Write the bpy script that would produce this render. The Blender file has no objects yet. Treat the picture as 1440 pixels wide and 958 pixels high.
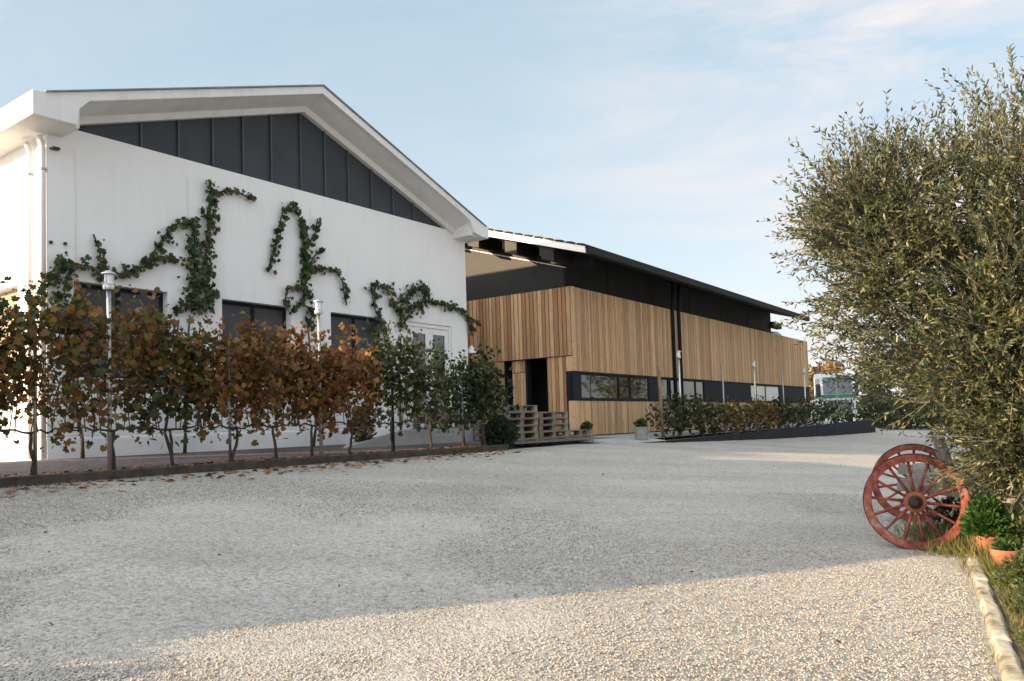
import bpy, bmesh, math, random
import numpy as np
from mathutils import Vector, Matrix

random.seed(7); rng = np.random.default_rng(7)
scene = bpy.context.scene
COL = scene.collection
rad = math.radians

# ------------------------------------------------------------------ camera
cam_d = bpy.data.cameras.new("camera"); cam = bpy.data.objects.new("camera", cam_d); COL.objects.link(cam)
CF, CP, CR = 1119.74, rad(2.8234), rad(-1.7906)
CCX, CCY = 720.0, 541.14
_f = Vector((0, math.cos(CP), math.sin(CP))); _r = Vector((1, 0, 0)); _u = _r.cross(_f)
RT = _r*math.cos(CR) + _u*math.sin(CR); UP = -_r*math.sin(CR) + _u*math.cos(CR)
cam.matrix_world = Matrix(((RT.x, UP.x, -_f.x, 0), (RT.y, UP.y, -_f.y, 0), (RT.z, UP.z, -_f.z, 0), (0, 0, 0, 1)))
cam_d.sensor_width = 36; cam_d.sensor_fit = 'HORIZONTAL'
cam_d.lens = CF/1440*36; cam_d.shift_y = 62.14/1440
cam_d.clip_start = 0.05; cam_d.clip_end = 5000
scene.camera = cam

# ------------------------------------------------------------------ sky and sun
SUN_EL, SUN_AZ = 17.0, 244.0          # azimuth clockwise from +Y
SUN_STR, SKY_STR, EXPO = 3.4, 0.15, 1.48
world = bpy.data.worlds.new("World"); scene.world = world; world.use_nodes = True
wn, wl = world.node_tree.nodes, world.node_tree.links
wn.clear()
wo = wn.new('ShaderNodeOutputWorld'); bg = wn.new('ShaderNodeBackground'); sky = wn.new('ShaderNodeTexSky')
sky.sky_type = 'NISHITA'; sky.sun_disc = False; sky.sun_elevation = rad(SUN_EL); sky.sun_rotation = rad(SUN_AZ)
sky.air_density = 1.0; sky.dust_density = 1.6; sky.ozone_density = 1.0; sky.altitude = 100
bg.inputs['Strength'].default_value = SKY_STR
tc = wn.new('ShaderNodeTexCoord'); mp = wn.new('ShaderNodeMapping'); mp.vector_type = 'POINT'
mp.inputs['Rotation'].default_value = (0, 0, rad(35)); mp.inputs['Scale'].default_value = (1.2, 2.6, 5.5)
nz = wn.new('ShaderNodeTexNoise'); nz.inputs['Scale'].default_value = 1.7; nz.inputs['Detail'].default_value = 9; nz.inputs['Roughness'].default_value = 0.62; nz.inputs['Distortion'].default_value = 0.5
cr = wn.new('ShaderNodeValToRGB'); cr.color_ramp.elements[0].position = 0.37; cr.color_ramp.elements[1].position = 0.60
sep = wn.new('ShaderNodeSeparateXYZ')
# more cloud toward the east (right) side of the view
cl = wn.new('ShaderNodeMapRange'); cl.inputs[1].default_value = 0.0; cl.inputs[2].default_value = 0.38; cl.inputs[3].default_value = 0.12; cl.inputs[4].default_value = 1.0
mul = wn.new('ShaderNodeMath'); mul.operation = 'MULTIPLY'
mx = wn.new('ShaderNodeMix'); mx.data_type = 'RGBA'; mx.inputs['B'].default_value = (2.28, 2.17, 2.18, 1)
hz = wn.new('ShaderNodeMapRange'); hz.inputs[1].default_value = 0.0; hz.inputs[2].default_value = 0.62; hz.inputs[3].default_value = 0.0; hz.inputs[4].default_value = 1.0
mx0 = wn.new('ShaderNodeMix'); mx0.data_type = 'RGBA'; mx0.inputs['Factor'].default_value = .8; veil = wn.new('ShaderNodeValToRGB'); veil.color_ramp.elements[0].color = (.65, .66, .66, 1); veil.color_ramp.elements[1].color = (.325, .485, .565, 1)
vs3 = wn.new('ShaderNodeVectorMath'); vs3.operation = 'SCALE'; vs3.inputs['Scale'].default_value = 2.9
wl.new(hz.outputs[0], veil.inputs[0]); wl.new(veil.outputs[0], vs3.inputs[0]); wl.new(vs3.outputs[0], mx0.inputs['B'])
wl.new(tc.outputs['Generated'], mp.inputs['Vector']); wl.new(mp.outputs[0], nz.inputs['Vector']); wl.new(nz.outputs['Fac'], cr.inputs[0])
wl.new(tc.outputs['Generated'], sep.inputs[0]); wl.new(sep.outputs['X'], cl.inputs[0]); wl.new(sep.outputs['Z'], hz.inputs[0])
wl.new(cr.outputs['Color'], mul.inputs[0]); wl.new(cl.outputs[0], mul.inputs[1])
wl.new(sky.outputs[0], mx0.inputs['A'])
wl.new(mul.outputs[0], mx.inputs['Factor']); wl.new(mx0.outputs['Result'], mx.inputs['A'])
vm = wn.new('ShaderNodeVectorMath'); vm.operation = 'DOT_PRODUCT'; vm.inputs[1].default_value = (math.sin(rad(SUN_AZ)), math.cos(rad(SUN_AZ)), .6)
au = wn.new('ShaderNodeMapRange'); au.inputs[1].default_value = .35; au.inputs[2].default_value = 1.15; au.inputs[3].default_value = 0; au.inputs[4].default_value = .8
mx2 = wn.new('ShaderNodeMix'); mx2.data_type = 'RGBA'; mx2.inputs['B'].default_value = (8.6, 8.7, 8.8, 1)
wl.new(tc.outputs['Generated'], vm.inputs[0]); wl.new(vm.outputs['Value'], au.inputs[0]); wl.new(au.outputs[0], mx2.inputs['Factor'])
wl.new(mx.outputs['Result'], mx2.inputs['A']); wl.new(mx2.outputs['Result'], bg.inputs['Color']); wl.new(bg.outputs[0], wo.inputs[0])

sd = bpy.data.lights.new("sun", 'SUN'); sd.energy = SUN_STR; sd.angle = rad(0.5); sd.color = (1.0, 0.73, 0.44)
sun = bpy.data.objects.new("sun", sd); COL.objects.link(sun)
sdir = Vector((math.sin(rad(SUN_AZ))*math.cos(rad(SUN_EL)), math.cos(rad(SUN_AZ))*math.cos(rad(SUN_EL)), math.sin(rad(SUN_EL))))
sun.rotation_euler = sdir.to_track_quat('Z', 'Y').to_euler()
scene.view_settings.view_transform = 'Standard'; scene.view_settings.look = 'None'
scene.view_settings.exposure = EXPO; scene.view_settings.gamma = 1
scene.render.engine = 'CYCLES'
scene.cycles.max_bounces = 6; scene.cycles.transparent_max_bounces = 8

# ------------------------------------------------------------------ frames and helpers
YA, YW = rad(36.37), rad(35.564)
AU, AV = Vector((math.sin(YA), math.cos(YA), 0)), Vector((-math.cos(YA), math.sin(YA), 0))
WU, WV = Vector((math.sin(YW), math.cos(YW), 0)), Vector((-math.cos(YW), math.sin(YW), 0))
A0 = Vector((-6.671, 11.435, 0)); W0 = Vector((1.540, 19.942, 0))
RA, RW = math.pi/2-YA, math.pi/2-YW
def FA(u, v, z=0): return A0+AU*u+AV*v+Vector((0, 0, z))
def FW(u, v, z=0): return W0+WU*u+WV*v+Vector((0, 0, z))
def ray(x, y): return RT*((x-CCX)/CF)-UP*((y-CCY)/CF)+_f
def onA(x, y, v=0.0):                                  # point of the gable wall plane seen at a pixel -> (u, z)
    d = ray(x, y); t = (A0+AV*v).dot(AV)/d.dot(AV); P = d*t-A0
    return P.dot(AU), P.z
def gz(x, y):                                           # ground height
    P = Vector((x, y, 0))-A0; u = P.dot(AU); v = P.dot(AV)
    s = max(0.0, -3.3-v); a = math.tanh(.083*s)
    b = .6*math.tanh(.025*max(0.0, u-9)/.6) if u > 9 else 0.0
    z = -.47-a-b*(1.0 if v < -2.6 else max(0.0, 1-(v+2.6)/1.5)) 
    if u < -3: z -= .02*min(6, -3-u)
    return z
def P(x, y, dz=0): return Vector((x, y, gz(x, y)+dz))

def tag(o, label=None, cat=None, group=None, kind=None):
    if label: o['label'] = label
    if cat: o['category'] = cat
    if group: o['group'] = group
    if kind: o['kind'] = kind
    return o
def empty(name, loc, rz=0.0, **k):
    o = bpy.data.objects.new(name, None); COL.objects.link(o); o.location = loc; o.rotation_euler = (0, 0, rz)
    o.empty_display_size = .2
    return tag(o, **k)
def kids(o): return [c for c in bpy.data.objects if c.parent == o]
def copy_tree(o, loc=None, rz=None, label=None):
    def rec(a, parent):
        c = a.copy(); COL.objects.link(c); c.parent = parent
        for ch in CH.get(a.name, []): rec(ch, c)
        return c
    c = rec(o, None)
    if loc is not None: c.location = loc
    if rz is not None: c.rotation_euler = (0, 0, rz)
    if label: c['label'] = label
    return c
CH = {}

class MB:
    """collects shapes; build() links them as one mesh object"""
    def __init__(s): s.v = []; s.f = []; s.r = []
    def add(s, vs, fs, r=None):
        b = len(s.v); s.v += [tuple(p) for p in vs]; s.f += [tuple(b+i for i in f) for f in fs]
        s.r += [random.random() if r is None else r]*len(vs); return s
    def box(s, a, b, r=None, M=None):
        x0, y0, z0 = a; x1, y1, z1 = b
        vs = [Vector(p) for p in ((x0,y0,z0),(x1,y0,z0),(x1,y1,z0),(x0,y1,z0),(x0,y0,z1),(x1,y0,z1),(x1,y1,z1),(x0,y1,z1))]
        if M is not None: vs = [M @ p for p in vs]
        return s.add(vs, [(0,3,2,1),(4,5,6,7),(0,1,5,4),(1,2,6,5),(2,3,7,6),(3,0,4,7)], r)
    def beam(s, p, q, w, h, r=None):                    # rectangular bar from p to q
        p, q = Vector(p), Vector(q); d = q-p; L = d.length
        M = Matrix.Translation(p) @ d.to_track_quat('X', 'Z').to_matrix().to_4x4()
        return s.box((0, -w/2, -h/2), (L, w/2, h/2), r, M)
    def tube(s, pts, rs, n=8, cap=True, r=None):
        pts = [Vector(p) for p in pts]
        if not hasattr(rs, '__len__'): rs = [rs]*len(pts)
        vs = []; fs = []
        for i, p in enumerate(pts):
            d = (pts[min(i+1, len(pts)-1)]-pts[max(i-1, 0)]).normalized()
            a = d.orthogonal().normalized() if i == 0 else (a-d*a.dot(d)).normalized()
            b = d.cross(a)
            for k in range(n):
                t = 2*math.pi*k/n; vs.append(p+(a*math.cos(t)+b*math.sin(t))*rs[i])
        for i in range(len(pts)-1):
            for k in range(n):
                fs.append((i*n+k, i*n+(k+1) % n, (i+1)*n+(k+1) % n, (i+1)*n+k))
        if cap: fs += [tuple(range(n-1, -1, -1)), tuple((len(pts)-1)*n+k for k in range(n))]
        return s.add(vs, fs, r)
    def lathe(s, prof, n=24, M=None, r=None):            # prof: (radius, z)
        vs = []; fs = []
        for (q, z) in prof:
            for k in range(n):
                t = 2*math.pi*k/n; p = Vector((q*math.cos(t), q*math.sin(t), z)); vs.append(M @ p if M is not None else p)
        for i in range(len(prof)-1):
            for k in range(n):
                fs.append((i*n+k, i*n+(k+1) % n, (i+1)*n+(k+1) % n, (i+1)*n+k))
        return s.add(vs, fs, r)
    def prism(s, poly, y0, y1, r=None):                  # polygon in (x, z), extruded along y
        n = len(poly); vs = [(x, y0, z) for x, z in poly]+[(x, y1, z) for x, z in poly]
        return s.add(vs, [tuple(range(n)), tuple(range(2*n-1, n-1, -1))]+[(i, i+n, (i+1) % n+n, (i+1) % n) for i in range(n)], r)
    def prismx(s, poly, x0, x1, r=None):                 # polygon in (y, z), extruded along x
        n = len(poly); vs = [(x0, y, z) for y, z in poly]+[(x1, y, z) for y, z in poly]
        return s.add(vs, [tuple(range(n)), tuple(range(2*n-1, n-1, -1))]+[(i, i+n, (i+1) % n+n, (i+1) % n) for i in range(n)], r)
    def build(s, name, mat, parent=None, loc=None, rz=0.0, smooth=False, bevel=0.0, **k):
        me = bpy.data.meshes.new(name); me.from_pydata(s.v, [], s.f); me.update()
        bm = bmesh.new(); bm.from_mesh(me); bmesh.ops.recalc_face_normals(bm, faces=bm.faces); bm.to_mesh(me); bm.free()
        at = me.attributes.new('rnd', 'FLOAT', 'POINT'); at.data.foreach_set('value', np.array(s.r, dtype=np.float32))
        if smooth:
            me.polygons.foreach_set('use_smooth', [True]*len(me.polygons)); 
        o = bpy.data.objects.new(name, me); COL.objects.link(o); me.materials.append(mat)
        if parent is not None: o.parent = parent; CH.setdefault(parent.name, []).append(o)
        if loc is not None: o.location = loc
        o.rotation_euler = (0, 0, rz)
        if bevel:
            b = o.modifiers.new('bevel', 'BEVEL'); b.width = bevel; b.segments = 2; b.limit_method = 'ANGLE'
        return tag(o, **k)

def np_mesh(name, V, F, R, mat, parent=None, loc=None, rz=0.0, smooth=False, **k):
    """V (n,3), F (m,k) all the same size, R per-vertex random"""
    me = bpy.data.meshes.new(name); n, m, q = len(V), len(F), F.shape[1]
    me.vertices.add(n); me.vertices.foreach_set('co', V.astype(np.float32).ravel())
    me.loops.add(m*q); me.loops.foreach_set('vertex_index', F.astype(np.int32).ravel())
    me.polygons.add(m); me.polygons.foreach_set('loop_start', np.arange(0, m*q, q, dtype=np.int32))
    try: me.polygons.foreach_set('loop_total', np.full(m, q, dtype=np.int32))
    except Exception: pass
    me.update(calc_edges=True)
    at = me.attributes.new('rnd', 'FLOAT', 'POINT'); at.data.foreach_set('value', R.astype(np.float32))
    if smooth: me.polygons.foreach_set('use_smooth', [True]*m)
    o = bpy.data.objects.new(name, me); COL.objects.link(o); me.materials.append(mat)
    if parent is not None: o.parent = parent; CH.setdefault(parent.name, []).append(o)
    if loc is not None: o.location = loc
    o.rotation_euler = (0, 0, rz)
    return tag(o, **k)

# leaf templates: x across, y along the blade
def tpl_vine():
    ang = [-90, -55, -30, -5, 20, 45, 68, 90, 112, 135, 160, 185, 210, 235]
    rr = [.18, .52, .42, .62, .40, .60, .48, .72, .48, .60, .40, .62, .42, .52]
    vs = [(0, 0, 0)]
    for a, q in zip(ang, rr): vs.append((q*math.cos(rad(a)), q*math.sin(rad(a)), -.22*q*q+.05*abs(math.cos(rad(a)))))
    return np.array(vs), np.array([(0, i, i % 14+1) for i in range(1, 15)])
def tpl_simple():
    vs = [(0, -.5, 0), (.32, -.12, .06), (.26, .22, .04), (0, .5, -.04), (-.26, .22, .04), (-.32, -.12, .06), (0, 0, -.02)]
    return np.array(vs), np.array([(6, i, (i+1) % 6) for i in range(6)])
def tpl_olive():
    vs = [(0, 0, 0), (.15, .35, .03), (.13, .7, .02), (0, 1, -.04), (-.13, .7, .02), (-.15, .35, .03)]
    return np.array(vs), np.array([(0, 1, 2), (0, 2, 3), (0, 3, 4), (0, 4, 5)])
def leaves(tpl, pos, ydir, nrm, size, rnd):
    """instances of a leaf template as arrays"""
    T, F = tpl
    y = ydir/np.maximum(np.linalg.norm(ydir, axis=1, keepdims=True), 1e-6)
    z = nrm-(nrm*y).sum(1, keepdims=True)*y; z /= np.maximum(np.linalg.norm(z, axis=1, keepdims=True), 1e-6)
    x = np.cross(y, z)
    S = size[:, None, None]
    V = pos[:, None, :]+S*(T[None, :, 0, None]*x[:, None, :]+T[None, :, 1, None]*y[:, None, :]+T[None, :, 2, None]*z[:, None, :])
    n, k = len(pos), len(T)
    FF = F[None]+(np.arange(n)*k)[:, None, None]
    return V.reshape(-1, 3), FF.reshape(-1, F.shape[1]), np.repeat(rnd, k)
def rdir(n, g=rng):
    a = g.normal(size=(n, 3)); return a/np.linalg.norm(a, axis=1, keepdims=True)

# ------------------------------------------------------------------ materials
def new_mat(name):
    m = bpy.data.materials.new(name); m.use_nodes = True
    return m, m.node_tree.nodes, m.node_tree.links, m.node_tree.nodes['Principled BSDF']
def ramp(n, stops):
    r = n.new('ShaderNodeValToRGB'); e = r.color_ramp.elements
    while len(e) < len(stops): e.new(.5)
    for i, (p, c) in enumerate(stops): e[i].position = p; e[i].color = (*c, 1)
    return r
def coords(n, l, scale=(1, 1, 1), kind='Object'):
    t = n.new('ShaderNodeTexCoord'); m = n.new('ShaderNodeMapping'); m.inputs['Scale'].default_value = scale
    l.new(t.outputs[kind], m.inputs[0]); return m.outputs[0]
def noise(n, l, vec, sc, det=6, rough=.6):
    t = n.new('ShaderNodeTexNoise'); t.inputs['Scale'].default_value = sc; t.inputs['Detail'].default_value = det; t.inputs['Roughness'].default_value = rough
    l.new(vec, t.inputs['Vector']); return t.outputs['Fac']
def bump(n, l, h, b, strength=.3, dist=.01):
    t = n.new('ShaderNodeBump'); t.inputs['Strength'].default_value = strength; t.inputs['Distance'].default_value = dist
    l.new(h, t.inputs['Height']); l.new(t.outputs[0], b.inputs['Normal']); return t
def mat_plain(name, c, rough=.6, var=.12, sc=6, metal=0.0, bmp=.15, spec=.5, stretch=(1, 1, 1), tint=None):
    m, n, l, b = new_mat(name); v = coords(n, l, stretch); f = noise(n, l, v, sc)
    lo = tuple(max(0, x*(1-var*1.4)) for x in c); hi = tuple(min(1, x*(1+var)) for x in (tint or c))
    r = ramp(n, [(.28, lo), (.72, hi)]); l.new(f, r.inputs[0]); l.new(r.outputs[0], b.inputs['Base Color'])
    b.inputs['Roughness'].default_value = rough; b.inputs['Metallic'].default_value = metal
    b.inputs['Specular IOR Level'].default_value = spec
    if bmp: bump(n, l, noise(n, l, v, sc*7, 5), b, bmp, .006)
    return m
def mat_leaf(name, stops, trans=.35, rough=.55, back=None, sc=3):
    m, n, l, b = new_mat(name)
    a = n.new('ShaderNodeAttribute'); a.attribute_name = 'rnd'
    r = ramp(n, stops); l.new(a.outputs['Fac'], r.inputs[0]); col = r.outputs[0]
    if back:
        g = n.new('ShaderNodeNewGeometry'); x = n.new('ShaderNodeMix'); x.data_type = 'RGBA'; x.inputs['B'].default_value = (*back, 1)
        l.new(g.outputs['Backfacing'], x.inputs['Factor']); l.new(col, x.inputs['A']); col = x.outputs['Result']
    l.new(col, b.inputs['Base Color']); b.inputs['Roughness'].default_value = rough; b.inputs['Specular IOR Level'].default_value = .35
    t = n.new('ShaderNodeBsdfTranslucent'); l.new(col, t.inputs[0])
    s = n.new('ShaderNodeMixShader'); s.inputs[0].default_value = trans
    o = n['Material Output']; l.new(b.outputs[0], s.inputs[1]); l.new(t.outputs[0], s.inputs[2]); l.new(s.outputs[0], o.inputs[0])
    return m
M = {}
def mat_render(name, c, streak=.10):                     # painted render with faint streaks and stains
    m, n, l, b = new_mat(name)
    v = coords(n, l, (1, 1, 1)); v2 = coords(n, l, (2.5, 2.5, .25))
    f1 = noise(n, l, v, .9, 5); f2 = noise(n, l, v2, 2.2, 7, .7)
    ad = n.new('ShaderNodeMath'); ad.operation = 'ADD'; l.new(f1, ad.inputs[0]); l.new(f2, ad.inputs[1])
    mu = n.new('ShaderNodeMath'); mu.operation = 'MULTIPLY'; mu.inputs[1].default_value = .5; l.new(ad.outputs[0], mu.inputs[0])
    r = ramp(n, [(.33, tuple(x*(1-streak*1.6) for x in c)), (.5, tuple(x*(1-streak*.4) for x in c)), (.62, c)])
    l.new(mu.outputs[0], r.inputs[0]); l.new(r.outputs[0], b.inputs['Base Color']); b.inputs['Roughness'].default_value = .85
    bump(n, l, noise(n, l, v, 60, 4), b, .25, .004); return m
M['render'] = mat_render('white_render', (.84, .84, .845), .055)
M['render2'] = mat_render('white_concrete_trim', (.76, .76, .75), .10)
M['darkpanel'] = mat_plain('slate_panel', (.030, .037, .046), .6, .25, 1.2, bmp=.05)
M['darkrib'] = mat_plain('slate_rib', (.05, .062, .075), .5, .1)
M['roofgrey'] = mat_plain('roof_sheet', (.22, .24, .26), .55, .25, 2)
M['black'] = mat_plain('black_fibre_panel', (.015, .016, .018), .75, .25, 1.5, bmp=.05, spec=.25)
M['blacksheen'] = mat_plain('black_satin_panel', (.017, .016, .015), .52, .25, 1.5, bmp=.04, spec=.30)
M['blackframe'] = mat_plain('anthracite_frame', (.012, .016, .022), .7, .15, 3, bmp=.03, spec=.2)
M['darkfill'] = mat_plain('dark_interior', (.008, .008, .009), .9, .2)  # unlit interiors put into a near-black colour; also colours the panel joints
M['whitemetal'] = mat_plain('white_lacquer', (.78, .78, .77), .35, .05, 4, bmp=.03)
M['cream'] = mat_plain('cream_fascia', (.80, .76, .68), .5, .06, 3)
M['steel'] = mat_plain('galvanised_steel', (.33, .34, .35), .38, .22, 14, metal=.85, bmp=.05)
M['lampsteel'] = mat_plain('brushed_steel', (.62, .62, .61), .33, .12, 20, metal=.75, bmp=.03)
M['conc'] = mat_plain('smooth_concrete', (.40, .40, .395), .85, .16, 2.5, bmp=.25)
M['jointgrey'] = mat_plain('grey_joint', (.42, .42, .41), .9, .2)
M['conc2'] = mat_plain('rough_concrete', (.30, .30, .29), .9, .25, 5, bmp=.4)
M['retain'] = mat_plain('anthracite_wall', (.018, .021, .027), .85, .3, 1.6, bmp=.2, spec=.2)
M['kerb'] = mat_plain('dark_kerb', (.055, .045, .036), .9, .45, 6, bmp=.5)  # dark brown base colour, mottled by noise
M['kerbstone'] = mat_plain('weathered_kerbstone', (.34, .305, .23), .9, .55, 7, bmp=.9, tint=(.44, .40, .33))
M['bark'] = mat_plain('vine_bark', (.060, .045, .033), .95, .5, 24, bmp=.9, stretch=(1, 1, .3))
M['obark'] = mat_plain('olive_bark', (.20, .17, .125), .95, .45, 18, bmp=.9)
M['stick'] = mat_plain('weathered_stake', (.20, .13, .085), .9, .4, 20, bmp=.6, stretch=(1, 1, .2))
M['terra'] = mat_plain('terracotta', (.36, .135, .065), .85, .3, 7, bmp=.3)
M['potgrey'] = mat_plain('concrete_pot', (.25, .25, .24), .85, .25, 9, bmp=.4)
M['greywood'] = mat_plain('weathered_grey_wood', (.30, .27, .24), .9, .4, 16, bmp=.8, stretch=(1, 1, .25))
M['pallet'] = mat_plain('pallet_wood', (.14, .12, .095), .9, .5, 5, bmp=.7, stretch=(.3, 1.5, 1.5), tint=(.22, .185, .14))
M['redwood'] = mat_plain('red_painted_wood', (.17, .034, .026), .8, .6, 11, bmp=.9, tint=(.27, .078, .048))
M['iron'] = mat_plain('rusty_iron', (.035, .022, .017), .7, .5, 18, metal=.3, bmp=.6)
M['rust'] = mat_plain('rust_red_iron', (.25, .075, .035), .8, .4, 14, bmp=.5)
M['soil'] = mat_plain('soil', (.075, .055, .035), .95, .5, 8, bmp=1)
M['tyre'] = mat_plain('rubber', (.02, .02, .02), .8, .2)
M['truckwhite'] = mat_plain('truck_white_shaded', (.50, .53, .56), .3, .05, 2, bmp=0)  # white dulled, so the building's shade is put into the colour
M['truckgreen'] = mat_plain('truck_green_paint', (.02, .17, .075), .35, .1, 2, bmp=0)
M['blackplastic'] = mat_plain('black_plastic', (.025, .025, .027), .5, .1)
M['redplastic'] = mat_plain('red_plastic', (.35, .04, .025), .5, .1)
M['greenplastic'] = mat_plain('green_plastic', (.03, .35, .09), .45, .1)
M['blind'] = mat_plain('white_blind', (.72, .72, .69), .8, .05, 3)
M['shutter'] = mat_plain('dark_shutter', (.055, .055, .065), .6, .15, 3)
M['beige'] = mat_plain('beige_shutter', (.36, .29, .19), .7, .1, 3)
def mat_worn(name, stops, sc, rough=.8):
    m, n, l, b = new_mat(name); v = coords(n, l); f1 = noise(n, l, v, sc, 8, .68); f2 = noise(n, l, v, sc*.28, 4)
    ad = n.new('ShaderNodeMath'); ad.operation = 'MULTIPLY_ADD'; ad.inputs[1].default_value = .6; l.new(f1, ad.inputs[0])
    m2 = n.new('ShaderNodeMath'); m2.operation = 'MULTIPLY'; m2.inputs[1].default_value = .4; l.new(f2, m2.inputs[0]); l.new(m2.outputs[0], ad.inputs[2])
    r = ramp(n, stops); l.new(ad.outputs[0], r.inputs[0]); l.new(r.outputs[0], b.inputs['Base Color']); b.inputs['Roughness'].default_value = rough; b.inputs['Specular IOR Level'].default_value = .25
    bump(n, l, f1, b, .8, .006); return m
M['redwood'] = mat_worn('red_painted_wood', [(.34, (.055, .030, .024)), (.42, (.15, .035, .027)), (.50, (.25, .065, .045)), (.57, (.30, .105, .075)), (.63, (.30, .21, .17))], 16, .85)
M['terra'] = mat_worn('terracotta', [(.36, (.16, .070, .040)), (.46, (.34, .125, .062)), (.56, (.40, .165, .085)), (.64, (.50, .38, .30))], 9)
M['kerbstone'] = mat_worn('weathered_kerbstone', [(.36, (.10, .10, .055)), (.43, (.26, .225, .16)), (.52, (.42, .38, .30)), (.64, (.50, .47, .40))], 8, .95)
def mat_glass(name, c, rough=.03):
    m, n, l, b = new_mat(name); b.inputs['Base Color'].default_value = (*c, 1); b.inputs['Roughness'].default_value = rough
    b.inputs['Specular IOR Level'].default_value = .9; b.inputs['IOR'].default_value = 1.6
    bump(n, l, noise(n, l, coords(n, l), .9, 2), b, .06, .02); return m
M['glass'] = mat_glass('window_glass', (.010, .012, .014))
M['truckglass'] = mat_glass('truck_glass', (.05, .06, .075), .08)
def mat_boards(name, stops):
    m, n, l, b = new_mat(name)
    a = n.new('ShaderNodeAttribute'); a.attribute_name = 'rnd'
    r = ramp(n, stops); l.new(a.outputs['Fac'], r.inputs[0])
    t = n.new('ShaderNodeTexCoord'); cmb = n.new('ShaderNodeCombineXYZ'); sp = n.new('ShaderNodeSeparateXYZ')
    l.new(t.outputs['Object'], sp.inputs[0])
    ad = n.new('ShaderNodeMath'); ad.operation = 'MULTIPLY_ADD'; ad.inputs[1].default_value = 37.0
    l.new(a.outputs['Fac'], ad.inputs[0]); l.new(sp.outputs['Z'], ad.inputs[2])
    l.new(sp.outputs['X'], cmb.inputs[0]); l.new(sp.outputs['Y'], cmb.inputs[1]); l.new(ad.outputs[0], cmb.inputs[2])
    mp = n.new('ShaderNodeMapping'); mp.inputs['Scale'].default_value = (34, 34, 1.1); l.new(cmb.outputs[0], mp.inputs[0])
    g = noise(n, l, mp.outputs[0], 1.6, 6, .65)
    gr = ramp(n, [(.3, (.62, .58, .55)), (.6, (1.08, 1.06, 1.04))]); l.new(g, gr.inputs[0])
    mp2 = n.new('ShaderNodeMapping'); mp2.inputs['Scale'].default_value = (14, 14, 3.2); l.new(cmb.outputs[0], mp2.inputs[0])
    vo = n.new('ShaderNodeTexVoronoi'); vo.inputs['Scale'].default_value = 1.0; l.new(mp2.outputs[0], vo.inputs['Vector'])
    kn = ramp(n, [(.07, (.28, .19, .13)), (.16, (1, 1, 1))]); l.new(vo.outputs['Distance'], kn.inputs[0])
    x1 = n.new('ShaderNodeMix'); x1.data_type = 'RGBA'; x1.blend_type = 'MULTIPLY'; x1.inputs['Factor'].default_value = 1
    l.new(r.outputs[0], x1.inputs['A']); l.new(gr.outputs[0], x1.inputs['B'])
    x2 = n.new('ShaderNodeMix'); x2.data_type = 'RGBA'; x2.blend_type = 'MULTIPLY'; x2.inputs['Factor'].default_value = .8
    l.new(x1.outputs['Result'], x2.inputs['A']); l.new(kn.outputs[0], x2.inputs['B'])
    l.new(x2.outputs['Result'], b.inputs['Base Color']); b.inputs['Roughness'].default_value = .72
    bump(n, l, g, b, .4, .004); return m
M['larch'] = mat_boards('larch_boards', [(0, (.29, .145, .07)), (.2, (.42, .24, .12)), (.45, (.55, .345, .18)), (.7, (.66, .45, .25)), (.85, (.38, .21, .105)), (1, (.60, .41, .23))])
M['larch2'] = mat_boards('larch_battens', [(0, (.36, .22, .115)), (.35, (.53, .345, .185)), (.7, (.68, .47, .27)), (.85, (.40, .25, .135)), (1, (.60, .41, .235))])

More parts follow.
